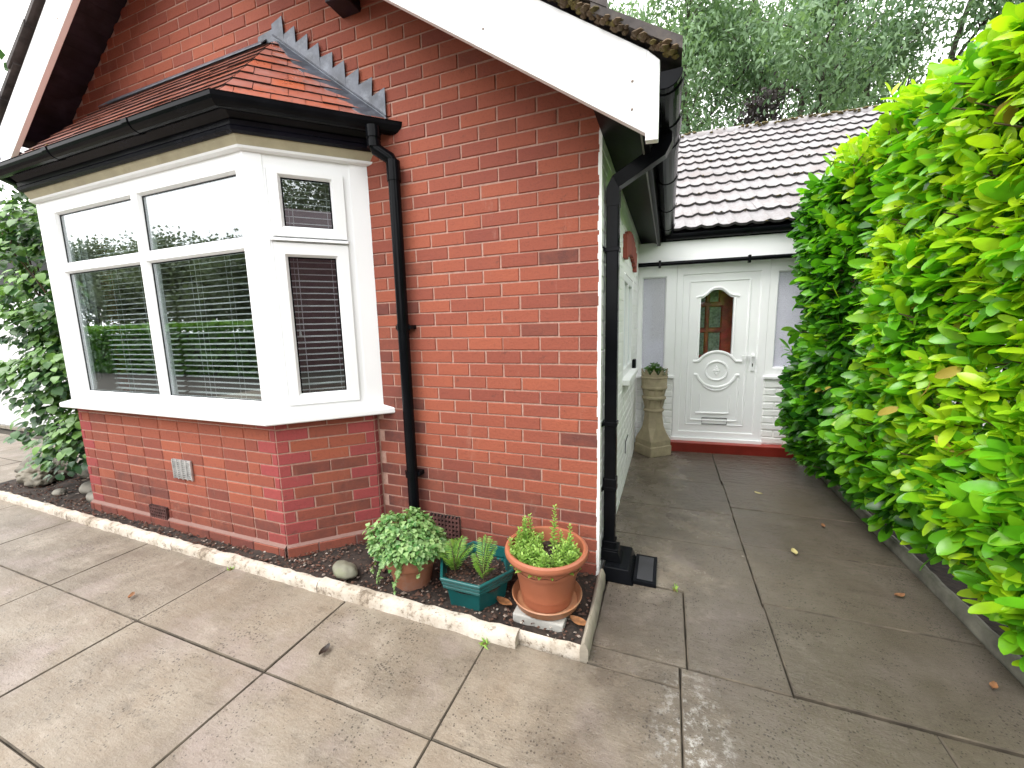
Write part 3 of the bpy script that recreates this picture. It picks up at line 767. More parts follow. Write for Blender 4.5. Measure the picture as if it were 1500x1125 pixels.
# mossy debris along the bay eaves
m = MB()
for k in range(46):
    x = random.uniform(-4.0, -1.75); p = Vector((x, -.57 + random.uniform(0, .05), 2.612 + random.uniform(0, .05)))
    if random.random() < .5: t = random.random(); p = Vector((ep[2][0] + t * .5, ep[2][1] + t * .5 + .03, 2.615))
    r = random.uniform(.005, .014); m.lathe([(0.001, p.z - r * .5), (r, p.z), (0.001, p.z + r * .6)], 5, (p.x, p.y), 0, random.random() * 6)
kind(m.build('moss', M['moss'], broof), 'stuff')

# ------------------------------------------------------------------ MAIN ROOF, barges, soffits
YB = -.35; YE = 9.5
apx = (5.887 - 2.288) / (-.679 - .6715); AX = (2.288 - 5.887) / (.6715 + .679); AZ = zr(AX)
mr = MB()
def slope(x_e, zf, sg):
    t0, t1 = .31, .40
    e0 = (x_e, zf(x_e)); 
    pts = lambda t: [(e0[0], e0[1] + t), (AX, AZ + t)]
    (xa, za), (xb, zb) = pts(t0); (_, zc), (_, zd) = pts(t1)
    mr.prism([(xa, YB + .045, za), (xb, YB + .045, zb), (xb, YB + .045, zd), (xa, YB + .045, zc)], [(xa, YE, za), (xb, YE, zb), (xb, YE, zd), (xa, YE, zc)])
slope(.22, zr, 1); slope(-4.70, zl, -1)
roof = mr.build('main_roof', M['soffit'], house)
# roof tiles: concrete courses seen at the verge
vt = MB()
for x_e, zf, sg in ((.345, zr, 1), (-4.80, zl, -1)):
    L = abs(AX - x_e); n = int(L / .27)
    for k in range(n + 1):
        xa = x_e - sg * k * .27; xb = x_e - sg * min((k + 1) * .27 + .06, L)
        za, zb = zf(xa), zf(xb); j = random.uniform(-.006, .006)
        ja = .345 if not (k == 0 and sg > 0) else .325
        for (yy0, yy1) in ((YB - .03 + random.uniform(-.012, .012), YB + .33),):
            vt.prism([(xa, yy0, za + ja + j), (xb, yy0, zb + ja - .012), (xb, YE, zb + ja - .012), (xa, YE, za + ja)],
                     [(xa, yy0, za + ja + .04 + j), (xb, yy0, zb + ja + .02), (xb, YE, zb + ja + .02), (xa, YE, za + ja + .04)], rnd=random.random())
vt.build('roof_tiles', plain('dark_verge_tile', (.06, .05, .048), .8, .35, 9, .5, 30, dirt=(.12, .10, .08), dsc=12), roof)
# moss and bedding mortar lumps along the right verge
m = MB()
for k in range(420):
    t = random.random() ** 1.0; x = .33 - t * 1.5; z = zr(x) + .318 + random.uniform(-.012, .012); r = random.uniform(.008, .022)
    y = YB - .02 + random.uniform(-.014, .02); m.lathe([(.001, z - r * .6), (r, z), (r * .6, z + r * .4), (.001, z + r * .6)], 6, (x, y), 0 if random.random() < .3 else 1, random.random() * 6)
kind(m.build('verge_bedding', [M['moss'], M['stem']], roof), 'stuff')
def barge(x_e, zf, name, x_cut):
    m = MB(); th = .034
    hgt = .292
    p = [(x_e, zf(x_e)), (AX, AZ), (AX, AZ + hgt), (x_e, zf(x_e) + hgt)]
    m.prism([(x, YB, z) for x, z in p], [(x, YB + th, z) for x, z in p]); return m
m = barge(.222, zr, 'b', 0)
e = [(.222, zr(.222) - .027), (.269, zr(.222) - .03), (.269, 2.384), (.222, zr(.222) + .292)]
m.prism([(x, YB - .0015, z) for x, z in e], [(x, YB + .036, z) for x, z in e])
m.build('bargeboard', M['white_gloss'], house, bevel=.003)
m = barge(-4.72, zl, 'b', 0); m.build('bargeboard', M['white_gloss'], house, bevel=.003)
for nm, bx_ in (('purlin', ((-1.50, -.13, zr(-1.43) - .05), (-1.365, .02, zr(-1.43) + .29))), ('ridge_beam', ((AX - .06, YB + .04, AZ + .05), (AX + .06, .02, AZ + .3)))):
    m = MB(); m.box(*bx_); m.build(nm, M['soffit'], house, bevel=.006)
m = MB()
for x, dz in ((.17, .16), (.17, .06), (-.45, .08), (-.45, .22), (-1.05, .08), (-1.05, .22), (-3.6, .08), (-3.6, .22), (-4.2, .1), (-4.2, .2)):
    zb = (zr if x > AX else zl)(x) + dz; m.lathe([(.001, 0), (.006, 0), (.004, 1), (.001, 1)], 8)
    for i in range(len(m.v) - 32, len(m.v)): p = m.v[i]; m.v[i] = (x + p[0], YB - .0035 * p[2] + .0005, zb + p[1])
kind(m.build('nail_heads', plain('rusty_nail', (.25, .2, .17), .7, .2), house), 'stuff')
# dark boards between tiles underside (planked soffit)
m = MB()
for zf, x0 in ((zr, .2), (zl, -4.68)):
    n = 26
    for k in range(n):
        xa = x0 + (AX - x0) * k / n; xb = x0 + (AX - x0) * (k + .97) / n
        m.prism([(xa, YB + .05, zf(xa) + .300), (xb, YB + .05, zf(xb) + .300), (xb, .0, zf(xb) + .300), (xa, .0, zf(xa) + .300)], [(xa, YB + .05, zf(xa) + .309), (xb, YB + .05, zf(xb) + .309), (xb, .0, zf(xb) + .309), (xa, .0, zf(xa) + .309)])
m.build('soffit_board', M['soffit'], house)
# side eaves: boxed dark soffit, fascia and gutter running back to the porch
m = MB(); m.prism([(.004, YB + .04, 2.31), (.2, YB + .04, 2.225), (.2, YB + .04, 2.25), (.004, YB + .04, 2.34)], [(.004, 3.3, 2.31), (.2, 3.3, 2.225), (.2, 3.3, 2.25), (.004, 3.3, 2.34)])
m.poly([(.005, YB + .05, 2.32), (.2, YB + .05, 2.24), (.2, YB + .05, 2.5), (.005, YB + .05, 2.62)])
m.build('side_soffit', M['blackm'], house)
m = MB(); m.box((.198, YB + .042, 2.212), (.222, 3.3, 2.42)); m.build('side_fascia', M['blackm'], house, bevel=.003)
m = MB(); m.box((.190, YB + .05, 2.2085), (.1975, 3.3, 2.228)); m.build('soffit_trim', plain('grey_trim', (.22, .20, .22), .5, .1), house)
def halfround(x, z, r, y0, y1):
    m = MB(); o_ = [(x + r * math.cos(math.pi * k / 12), z - r * math.sin(math.pi * k / 12)) for k in range(13)]; i_ = [(x + (r - .004) * math.cos(math.pi * k / 12), z - (r - .004) * math.sin(math.pi * k / 12)) for k in reversed(range(13))]
    p = o_ + i_; m.prism([(a, y0, b) for a, b in p], [(a, y1, b) for a, b in p]); return m
GX, GZ = .288, 2.345
m = halfround(GX, GZ, .062, YB + .01, 3.1)
m.prism([(GX + .06 * math.cos(math.pi * k / 12), YB + .006, GZ - .06 * math.sin(math.pi * k / 12)) for k in range(13)], [(GX + .06 * math.cos(math.pi * k / 12), YB + .012, GZ - .06 * math.sin(math.pi * k / 12)) for k in range(13)])
sg_ = m.build('side_gutter', M['black'], house)
for yy in (-.30, .0, .25, .8, 1.5, 2.2):
    m = halfround(GX, GZ + .004, .07, yy, yy + (.14 if yy == .0 else .05)); m.build('gutter_joint', M['black'], sg_)

# ------------------------------------------------------------------ DOWNPIPES
def bend(pts, n=5):
    return pts
dp = MB(); PXx, PY = -1.168, -.055
dp.tube([(PXx, PY, 2.30), (PXx, PY, .015)], .034, 20); 
lp = dp.build('downpipe', M['black'], house, smooth=True)
m = MB(); q0 = Vector((-1.245, -.115, 2.53)); m.tube([q0, q0 + Vector((0, 0, -.09)), q0 + Vector((.006, .004, -.115)), Vector((-1.178, -.062, 2.372)), Vector((PXx, PY, 2.345)), (PXx, PY, 2.26)], .034, 18)
m.tube([q0 + Vector((0, 0, .0)), q0 + Vector((0, 0, -.06))], .040, 18); m.tube([q0 + Vector((0, 0, -.075)), q0 + Vector((0, 0, -.11))], .0385, 18)
m.tube([(PXx, PY, 2.36), (PXx, PY, 2.25)], .0395, 18); m.build('swan_neck', M['black'], lp, smooth=True)
for z in (1.42, .50):
    m = MB(); m.tube([(PXx, PY, z - .02), (PXx, PY, z + .02)], .0385 if z > 1 else .042, 18); m.box((PXx - .055, PY + .0, z - .012), (PXx + .055, -.001, z + .012)); m.build('pipe_bracket', M['black'], lp, smooth=True)
# square pipe on the white side wall
m = MB(); SX, SY = .046, .105
m.box((SX - .032, SY - .032, .14), (SX + .032, SY + .032, 2.075)); rp = m.build('downpipe', M['black'], house, bevel=.006)
m = MB(); r_ = .047
m.tube([(SX, SY, 2.0), (SX, SY, 2.085), (SX + .018, SY - .002, 2.118), (.275, SY - .03, 2.222), (.288, SY - .03, 2.25), (.288, SY - .03, 2.32)], r_, 4, sq=True); m.build('offset_bend', M['black'], rp, bevel=.007)
for z in (1.79, .87, .50):
    m = MB(); m.box((SX - .041, SY - .037, z - .011), (SX + .037, SY + .037, z + .011)); m.box((.001, SY - .06, z - .011), (.012, SY + .06, z + .011)); m.build('pipe_bracket', M['black'], rp, bevel=.002)
m = MB(); m.box((SX - .036, SY - .036, .49), (SX + .036, SY + .036, .56)); m.build('pipe_socket', M['black'], rp, bevel=.004)
m = MB(); m.box((SX - .038, SY - .038, .12), (SX + .038, SY + .038, .19)); m.build('pipe_shoe', M['black'], rp, bevel=.004)

# ------------------------------------------------------------------ drain gully
gl = thing('drain_gully', 'black plastic drain gully box with side cover at the foot of the square downpipe', 'drain cover', (.1, .12, 0))
m = MB(); a, b = (-.075, -.135), (.075, .14)
m.prism([(-.08, -.14, .0), (.09, -.14, 0), (.09, .15, 0), (-.08, .15, 0)], [(-.07, -.12, .078), (.062, -.12, .078), (.062, .13, .078), (-.07, .13, .078)])
m.build('gully_box', M['black'], gl, bevel=.006)
m = MB(); m.prism([(-.098, -.065, .076), (.02, -.065, .076), (.02, .05, .076), (-.098, .05, .076)], [(-.095, -.055, .135), (-.005, -.055, .135), (-.005, .04, .135), (-.095, .04, .135)]); m.box((-.097, -.055, .135), (.0, .04, .147)); m.build('hopper', M['black'], gl, bevel=.005)
m = MB(); m.box((.085, -.115, .0), (.205, .16, .022)); m.box((.104, -.095, .022), (.186, .14, .0255), 1); m.build('cover_plate', [M['black'], plain('matt_black', (.022, .022, .026), .55, .2)], gl, bevel=.004)
m = MB(); m.prism([(-.078, -.144, 0), (-.045, -.144, 0), (-.045, -.136, 0), (-.078, -.136, 0)], [(-.092, -.16, .14), (-.07, -.16, .14), (-.07, -.152, .14), (-.092, -.152, .14)])

# ------------------------------------------------------------------ PORCH
th = R(4.5)
TP = Matrix(((math.cos(th), -math.sin(th), 0, .371), (math.sin(th), math.cos(th), 0, 2.543), (0, 0, 1, 0), (0, 0, 0, 1)))   # s, depth, z
def pbox(a, b): m = MB(TP); m.box(a, b); return m
D = .12
m = pbox((0, 0, -.02), (1.255, .16, .1)); m.box((0.0, .0, -.02), (1.255, .01, .1)); st = m.build('door_step', M['redstep'], house, bevel=.012)
# door frame
m = MB(TP)
glazed(m, [(.098, .842, .2, 1.912)], .036, .912, .112, 2.03, D, D + .07)
m.box((.02, D - .03, .098), (.925, D + .06, .135)); df = m.build('door_frame', M['upvc'], house, bevel=.003)
# leaf
fd = MB(TP); yl = D + .012
# leaf slab pieces round the glass hole
gs0, gs1, gz0, gz1 = .281, .598, 1.04, 1.655
gtop = [(gs0 + (gs1 - gs0) * t, 1.655 + .085 * (.5 - .5 * math.cos(math.pi * min(1, 2 * min(t, 1 - t) * 1.15))) ) for t in [k / 16 for k in range(17)]]
oc_, orr = (.4615, .882), .205
gbot = []
for k in range(17):
    s_ = gs0 + (gs1 - gs0) * k / 16; dd = orr ** 2 - (s_ - oc_[0]) ** 2; gbot.append((s_, oc_[1] + math.sqrt(dd) if dd > 0 else oc_[1]))
loop = gbot + gtop[::-1]
L0, L1, Z0, Z1 = .101, .839, .203, 1.909
def flat(pts, y): fd.poly([(a, y, b) for a, b in pts])
flat([(L0, Z0), (gs0, Z0), (gs0, Z1), (L0, Z1)], yl); flat([(gs1, Z0), (L1, Z0), (L1, Z1), (gs1, Z1)], yl)
for k in range(16):
    flat([(gbot[k][0], Z0), (gbot[k + 1][0], Z0), gbot[k + 1], gbot[k]], yl); flat([gtop[k], gtop[k + 1], (gtop[k + 1][0], Z1), (gtop[k][0], Z1)], yl)
for k in range(len(loop)):
    p, q = loop[k], loop[(k + 1) % len(loop)]; fd.poly([(p[0], yl, p[1]), (q[0], yl, q[1]), (q[0], yl + .04, q[1]), (p[0], yl + .04, p[1])])
door = fd.build('front_door', M['upvc'], house)
def mould(path, w, h, y=None, closed=False):
    """raised moulding strip along a path in (s,z), in the door plane"""
    m = MB(TP); yb = (yl if y is None else y); n = len(path)
    rings = []
    for k in range(n):
        a = path[(k - 1) % n if closed else max(k - 1, 0)]; b = path[(k + 1) % n if closed else min(k + 1, n - 1)]
        d = Vector((b[0] - a[0], b[1] - a[1])).normalized(); nn = Vector((-d.y, d.x)); p = Vector(path[k])
        o_ = []
        for off, ht in ((-w, .0), (-w * .8, -h * .7), (-w * .3, -h), (w * .3, -h), (w * .8, -h * .7), (w, 0)):
            q = p + nn * off; o_.append((q.x, yb + ht, q.y))
        rings.append(m.vs(o_))
    for k in range(n if closed else n - 1):
        a, b = rings[k], rings[(k + 1) % n]
        for j in range(5): m.face([a + j, a + j + 1, b + j + 1, b + j])
    return m
def arc(c, rx, rz, a0, a1, n=20): return [(c[0] + rx * math.cos(R(a0 + (a1 - a0) * k / n)), c[1] + rz * math.sin(R(a0 + (a1 - a0) * k / n))) for k in range(n + 1)]
def put(m, nm='moulding'): return m.build(nm, M['upvc'], door, smooth=True)
put(mould([(.172, .285), (.742, .285), (.742, 1.832), (.172, 1.832)], .010, .010, closed=True))
put(mould([(gs0 - .045, 1.668)] + [(a + (-.012 if a < .3 else .012 if a > .58 else 0), b + .022) for a, b in gtop] + [(gs1 + .05, 1.668)], .011, .012))
put(mould([(gs0 - .016, 1.66), (gs0 - .016, 1.02)], .007, .008)); put(mould([(gs1 + .016, 1.66), (gs1 + .016, 1.02)], .007, .008))
put(mould([(.225, .985), (.278, .985)] + arc(oc_, .207, .207, 148, 32, 22) + [(.645, .985), (.70, .985)], .015, .014))
put(mould([(.24, .838), (.268, .838)] + arc(oc_, .198, .18, 194, 346, 22) + [(.655, .838), (.682, .838)], .015, .014))
put(mould(arc((.4615, .86), .175, .19, 218, 322, 16), .012, .011))
put(mould(arc(oc_, .108, .102, 0, 345, 24), .012, .012, closed=True))
put(mould([(.31, .62), (.31, .42), (.60, .42), (.60, .62)], .008, .009)); put(mould([(.22, .80), (.22, .34), (.68, .34), (.68, .80)], .008, .009))
put(mould([(.27, .415), (.58, .415)], .010, .013)); put(mould([(.215, .335), (.66, .335)], .010, .013))
m = MB(TP)   # small urn emblem in the oval
for zc, r_, h_ in ((.905, .020, .016), (.885, .032, .02), (.862, .022, .014), (.845, .012, .01), (.925, .010, .012)):
    m.lathe([(.001, 0), (1, 0), (.8, .5), (.001, 1)], 12)
    n_ = 12 * 4
    for i in range(len(m.v) - n_, len(m.v)):
        pass
    base = len(m.v) - n_; Ti = TP.inverted()
    for i in range(base, len(m.v)):
        p = Ti @ Vector(m.v[i]); m.v[i] = tuple(TP @ Vector((oc_[0] + p.x * r_ * 1.2, yl - p.z * .012 + .001, zc + p.y * h_)))
put(m, 'emblem')
m = MB(TP); m.poly([(a, yl + .03, b) for a, b in loop]); m.build('glass', M['doorglass'], door)
m = mould([(.338, .291), (.585, .291), (.585, .360), (.338, .360)], .006, .012, closed=True); m.build('letterbox', plain('grey_metal_trim', (.18, .18, .18), .35, .1, metal=.6), door)
m = MB(TP); m.box((.345, yl - .006, .297), (.578, yl + .001, .354)); m.build('letterbox_flap', M['upvc'], door, bevel=.002)
m = MB(TP); m.box((.786, yl - .012, .885), (.814, yl + .001, 1.065)); m.box((.795, yl - .014, .93), (.805, yl - .011, .965), 1); m.box((.690, yl - .048, 1.036), (.812, yl - .032, 1.052)); m.box((.793, yl - .035, 1.036), (.810, yl - .01, 1.052)); m.build('handle', [M['upvc'], M['void']], door, bevel=.003)
# inner timber door behind the glass
m = MB(TP); yi = D + .32
glazed(m, [(.30, .385, 1.62, 1.95), (.41, .52, 1.62, 1.95), (.27, .385, 1.33, 1.585), (.41, .55, 1.33, 1.585), (.27, .385, 1.02, 1.295), (.41, .55, 1.02, 1.295)], -.05, .95, .1, 2.0, yi, yi + .05)
m.build('inner_door', M['mahog'], house)
m = MB(TP); m.box((-.04, yi + .02, .15), (.9, yi + .025, 1.98)); m.build('inner_glass', plain('pebbled_glass', (.20, .24, .20), .2, .3, 40), house)
# left side light
m = MB(TP); glazed(m, [(-.318, -.066, .885, 1.905)], -.372, .034, .828, 2.03, D, D + .07); lw = m.build('side_light', M['upvc'], house, bevel=.003)
m = MB(TP); m.box((-.312, D + .03, .89), (-.07, D + .036, 1.90)); m.build('obscured_pane', M['frost'], lw)
m = MB(TP); m.box((-.40, D - .03, .800), (.036, D + .05, .828)); m.build('window_sill', M['upvc'], house, bevel=.004)
m = MB(TP); m.box((-.36, D + .06, .8), (-.02, D + .07, 2.0)); m.build('white_panel', plain('white_backing', (.75, .74, .80), .8, .05), house)  # white panel added behind the obscured glass to brighten the pane
m = MB(TP); m.box((-.21, D + .042, 1.24), (-.07, D + .056, 1.93)); m.build('inner_board', plain('brown_board', (.10, .06, .035), .6, .3, 12), house, bevel=.004)
# right side light
m = MB(TP); glazed(m, [(.985, 1.55, .915, 1.90)], .914, 1.75, .834, 2.03, D, D + .07); rw = m.build('side_light', M['upvc'], house, bevel=.003)
m = MB(TP); m.box((.99, D + .03, .92), (1.545, D + .036, 1.896)); m.build('obscured_pane', M['frost'], rw)
m = MB(TP); m.box((.95, D + .06, .8), (1.7, D + .07, 2.0)); m.build('white_panel', plain('white_backing_right', (.78, .78, .82), .8, .05), house)  # another added white panel, brightening the right pane from behind
m = MB(TP); m.box((.905, D - .035, .806), (1.8, D + .05, .834)); m.build('window_sill', M['upvc'], house, bevel=.004)
# white painted walls below the lights
pw = MB(TP)
def wbricks(s0, s1, z0_, z1_, y, pr=.0, r0=0):
    z = z0_; r = r0
    while z < z1_ - .02:
        s_ = s0; k = 0
        while s_ < s1 - .01:
            w = (PX if (k or r % 2) else PX / 2) * random.uniform(.92, 1.08)
            e_ = min(s_ + w, s1)
            a, b, c, d = s_ + .005, e_ - .005, z + .005, min(z + PZ, z1_) - .005; jz = random.uniform(-.003, .003); ju = lambda: random.uniform(-.003, .003); pz = random.uniform(-.003, .003)
            if b - a > .02:
                o_ = [(a + ju(), y, c + ju()), (b + ju(), y, c + ju()), (b + ju(), y, d + ju()), (a + ju(), y, d + ju())]
                i_ = [(p[0] + (.007 if p[0] < (a + b) / 2 else -.007), y - .011 + pz, p[2] + (.007 if p[2] < (c + d) / 2 else -.007)) for p in o_]
                i = pw.vs(o_ + i_); pw.face([i + 4, i + 5, i + 6, i + 7])
                for q in range(4): pw.face([i + q, i + (q + 1) % 4, i + 4 + (q + 1) % 4, i + 4 + q])
            s_ = e_; k += 1
        z += PZ; r += 1
pw.box((.913, D + .0, -.05), (1.25, D + .12, .806)); wbricks(.913, 1.235, .03, .80, D - .0)
pw.box((1.24, D + .035, -.05), (3.2, D + .12, .806)); wbricks(1.24, 3.0, -.02, .80, D + .035)
pw.build('porch_wall', M['wpaint'], house)
pw = MB(TP); pw.box((-.45, D + .02, -.05), (.034, D + .12, .806)); wbricks(-.39, .03, -.02, .79, D + .02); pw.build('porch_wall', M['wpaint'], house)
m = pbox((1.75, D, .8), (3.6, D + .1, 2.03)); m.build('porch_wall', M['wpaint'], house)
# porch room shell (keeps the inside dark)
m = MB(TP); m.box((-.5, 1.2, 0), (1.8, 1.25, 2.5)); m.box((-.4, D + .08, 2.035), (1.8, 1.2, 2.06)); m.box((-.4, D + .1, -.04), (1.8, 1.2, .08)); m.build('porch_interior', M['int'], house)
# fascia, pipe under it, gutter, roof
m = pbox((-.378, .035, 2.028), (3.6, .075, 2.245)); m.build('porch_fascia', M['white_gloss'], house, bevel=.003)
m = pbox((-.378, .075, 2.03), (3.6, D + .02, 2.05)); m.build('porch_soffit', M['white_gloss'], house)
m = MB(TP); m.tube([(-.365, .015, 2.022), (3.6, .015, 2.026)], .021, 14); pp = m.build('waste_pipe', M['black'], house, smooth=True)
for s_ in (-.15, .69, 1.6): m = MB(TP); m.box((s_ - .012, -.01, 1.98), (s_ + .012, .034, 2.056)); m.build('pipe_clip', M['black'], pp, bevel=.003)
m = MB(TP); sec = [(-.005 + .052 * math.cos(math.pi * k / 12), 2.305 - .052 * math.sin(math.pi * k / 12)) for k in range(13)] + [(-.005 + .047 * math.cos(math.pi * k / 12), 2.305 - .047 * math.sin(math.pi * k / 12)) for k in reversed(range(13))]
m.prism([(-.1, a, b) for a, b in sec], [(3.6, a, b) for a, b in sec]); pg = m.build('porch_gutter', M['black'], house)
m = pbox((-.12, .036, 2.245), (3.6, .05, 2.30)); m.build('gutter_board', M['blackm'], house)
for s_ in (.25, .64, 1.4, 2.2):
    m = MB(TP); se2 = [(-.005 + .058 * math.cos(math.pi * k / 12), 2.308 - .058 * math.sin(math.pi * k / 12)) for k in range(13)] + [(-.005 + .05 * math.cos(math.pi * k / 12), 2.308 - .05 * math.sin(math.pi * k / 12)) for k in reversed(range(13))]
    m.prism([(s_, a, b) for a, b in se2], [(s_ + .04, a, b) for a, b in se2]); m.build('gutter_joint', M['black'], pg)
# interlocking tiles
pr = MB(TP); gauge = .325; pit_ = math.atan(.66); cu, su = math.cos(pit_), math.sin(pit_); rows_ = 12; TW = .30
for r in range(rows_):
    s0 = r * gauge; s1 = (r + 1) * gauge + .05
    k = 0; s_ = -.12 - (r % 2) * .0
    while s_ < 4.2:
        rn = random.random(); js = random.uniform(-.006, .006); jh = random.uniform(-.003, .003)
        N_ = 12; low = []; top = []; lowb = []
        for q in range(N_ + 1):
            u = q / N_; ss = s_ + TW * u
            ph = (u * 2) % 1.0
            wv = .020 * (.5 - .5 * math.cos(2 * math.pi * min(1, ph / .62))) if ph < .62 else 0
            def P_(sl, h): return (ss, -.03 + sl * cu - h * su, 2.325 + sl * su + h * cu)
            low.append(P_(s0 + js, .037 + wv + jh)); top.append(P_(s1, .008 + wv)); lowb.append(P_(s0 + js, .012 + wv + jh))
        a, b, c = pr.vs(low), pr.vs(top), pr.vs(lowb)
        for q in range(N_):
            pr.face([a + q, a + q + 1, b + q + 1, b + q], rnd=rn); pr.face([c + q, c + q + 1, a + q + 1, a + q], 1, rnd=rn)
        s_ += TW; k += 1
porch_roof = pr.build('porch_roof', [M['ctile'], plain('dark_course_edge', (.05, .046, .046), .9, .3, 20)], house, smooth=True)  # course noses coloured dark: shadow lines and moss under the overlaps painted in
m = MB(TP); m.prism([(-.1, .0, 2.29), (4.2, 0, 2.29), (4.2, 3.25, 4.43), (-.1, 3.25, 4.43)], [(-.1, 0, 2.31), (4.2, 0, 2.31), (4.2, 3.25, 4.455), (-.1, 3.25, 4.455)])
m.prism([(-.1, 3.25, 4.43), (4.2, 3.25, 4.43), (4.2, 6.5, 2.29), (-.1, 6.5, 2.29)], [(-.1, 3.25, 4.455), (4.2, 3.25, 4.455), (4.2, 6.5, 2.31), (-.1, 6.5, 2.31)])
m.build('roof_deck', M['soffit'], porch_roof)
m = MB(TP)
rs = -.1
while rs < 4.2:
    m.tube([(rs, 3.25, 4.44 + random.uniform(-.006, .006)), (rs + .44, 3.25, 4.44)], .115, 14, rnd=random.random()); rs += .445
m.build('ridge_tiles', M['ctile'], porch_roof, smooth=True)
m = MB(TP)
for k in range(260):
    s_ = random.uniform(-.1, 4.2) if random.random() < .4 else random.uniform(1.2, 4.2); y = 3.25 - random.uniform(.02, .13); z = 4.44 + .11 - (3.25 - y) * .55 + random.uniform(-.02, .02); r = random.uniform(.012, .04)
    m.lathe([(.001, z - r * .5), (r, z), (r * .6, z + r * .4), (.001, z + r * .5)], 6, (s_, y), 0, random.random() * 6)
for k in range(110):
    row = random.randint(0, 11); s_ = random.uniform(0, 3.5); sl = row * gauge + random.uniform(-.02, .01); r = random.uniform(.007, .02)
    y, z = -.03 + sl * cu, 2.325 + sl * su + .035; m.lathe([(.001, z - r * .3), (r, z), (r * .6, z + r * .3), (.001, z + r * .4)], 6, (s_, y - .02), 0, random.random() * 6)
kind(m.build('moss', M['moss'], porch_roof), 'stuff')
# ------------------------------------------------------------------ left recess with garage
m = MB(); m.box((XL - .0, .02, -.1), (XL + .012, 9, 3.2)); m.build('left_side_wall', M['brick'], house)
zq = zl(-4.72); m = MB(); m.box((-4.72, YB + .04, zq + .0), (-4.42, 9, zq + .03)); m.box((-4.745, YB + .04, zq - .02), (-4.72, 9, zq + .22)); m.build('left_eaves', M['blackm'], house)
m = halfround(-4.81, zq + .20, .06, YB + .02, 9); m.build('left_gutter', M['black'], house)
gar = thing('garage', 'white garage door set back at far left beyond the climbing plant', 'garage', (-8, .8, 0))
m = MB(); m.box((-4.6, .05, 0), (2.55, .2, 2.1)); m.box((2.55, .05, 0), (3.4, .2, 2.1)); 
m.build('garage_wall', M['wpaint'], gar)
m = MB(); m.box((-4.2, .0, .04), (2.55, .045, 2.05))
for k in range(22): m.box((-4.2 + k * .307, -.012, .06), (-4.2 + k * .307 + .29, .0, 2.03))
m.build('garage_door', M['white_gloss'], gar, bevel=.004)
m = MB(); m.box((-4.3, -.03, 0), (2.6, -.013, .045)); m.build('threshold', M['kerbside'], gar)
m = MB(); m.tube([(1.02, -.012, .92), (1.02, -.05, .92), (1.0, -.05, .85)], .014, 8); m.build('handle', M['black'], gar)
m = MB(); m.box((-4.7, -.1, 2.1), (3.4, .2, 2.9)); m.box((-4.7, -.15, 2.9), (3.4, 4, 3.0)); m.build('flat_roof', M['blackm'], gar)

# small black box on the white side wall
bx = thing('wall_box', 'small rounded black box fixed to the white side wall above the clay pot', 'wall box', (.004, 2.0, 1.0))
m = MB(); m.box((0, -.05, -.065), (.035, .05, .065)); m.build('case', M['black'], bx, bevel=.014, seg=3)
m = MB(); m.box((.0345, -.018, -.05), (.037, .018, -.03)); m.build('button', plain('grey_button', (.06, .06, .065), .4, .1), bx)

# ------------------------------------------------------------------ KERBS round the bed
def kerb(pts, w, h, label, mat, jit=.004, group='edging kerbs of the flower bed'):
    """low edging: path of points, rounded top"""
    P0 = Vector((*pts[0], 0)); t = MB(); d = Vector((pts[-1][0] - pts[0][0], pts[-1][1] - pts[0][1], 0)); L = d.length; d.normalize(); n = Vector((-d.y, d.x, 0))
    N = max(4, int(L / .05)); rings = []
    for k in range(N + 1):
        p = d * (L * k / N); wj = random.uniform(-jit, jit); hj = random.uniform(-jit, jit)
        c = [(-w / 2 + wj, -.05), (-w / 2 + wj, h * .6), (-w / 2 + wj + .01, h * .9 + hj), (0 + wj, h + hj), (w / 2 - .01 + wj, h * .92 + hj), (w / 2 + wj, h * .6), (w / 2 + wj, -.05)]
        rings.append(t.vs([p + n * a + Vector((0, 0, b)) for a, b in c]))
    for a, b in zip(rings, rings[1:]):
        for q in range(6): t.face([a + q, a + q + 1, b + q + 1, b + q])
    t.face([rings[0] + q for q in range(7)][::-1]); t.face([rings[-1] + q for q in range(7)])
    o = t.build('edging_kerb', mat, None, smooth=True, loc=tuple(P0)); return tag(o, label, 'kerb', group)
kerb([(-5.9, -.56), (-4.02, -.58)], .06, .052, 'worn white kerb at the far left end beside the boulder', M['kerb'])
kerb([(-4.015, -.58), (-2.70, -.592)], .062, .054, 'worn white kerb piece under the left half of the bay', M['kerb'])
kerb([(-2.695, -.592), (-1.42, -.598)], .062, .055, 'worn white kerb piece under the right half of the bay, by the mossy cobble', M['kerb'])
kerb([(-1.415, -.596), (-.262, -.595)], .072, .058, 'wide white kerb piece in front of the ivy pot and green pot', M['kerb'], .005)
kerb([(-.262, -.572), (.02, -.566)], .032, .050, 'short thin white edging in front of the big terracotta pot', M['kerb'], .002)
kerb([(.034, -.588), (.022, -.03)], .036, .078, 'mossy side edging from the pot corner back to the drain', M['kerbside'], .003)
kerb([(1.672, -1.6), (1.672, 2.6)], .05, .055, 'mossy concrete edging running along the foot of the laurel hedge', M['conc'], .004, None)

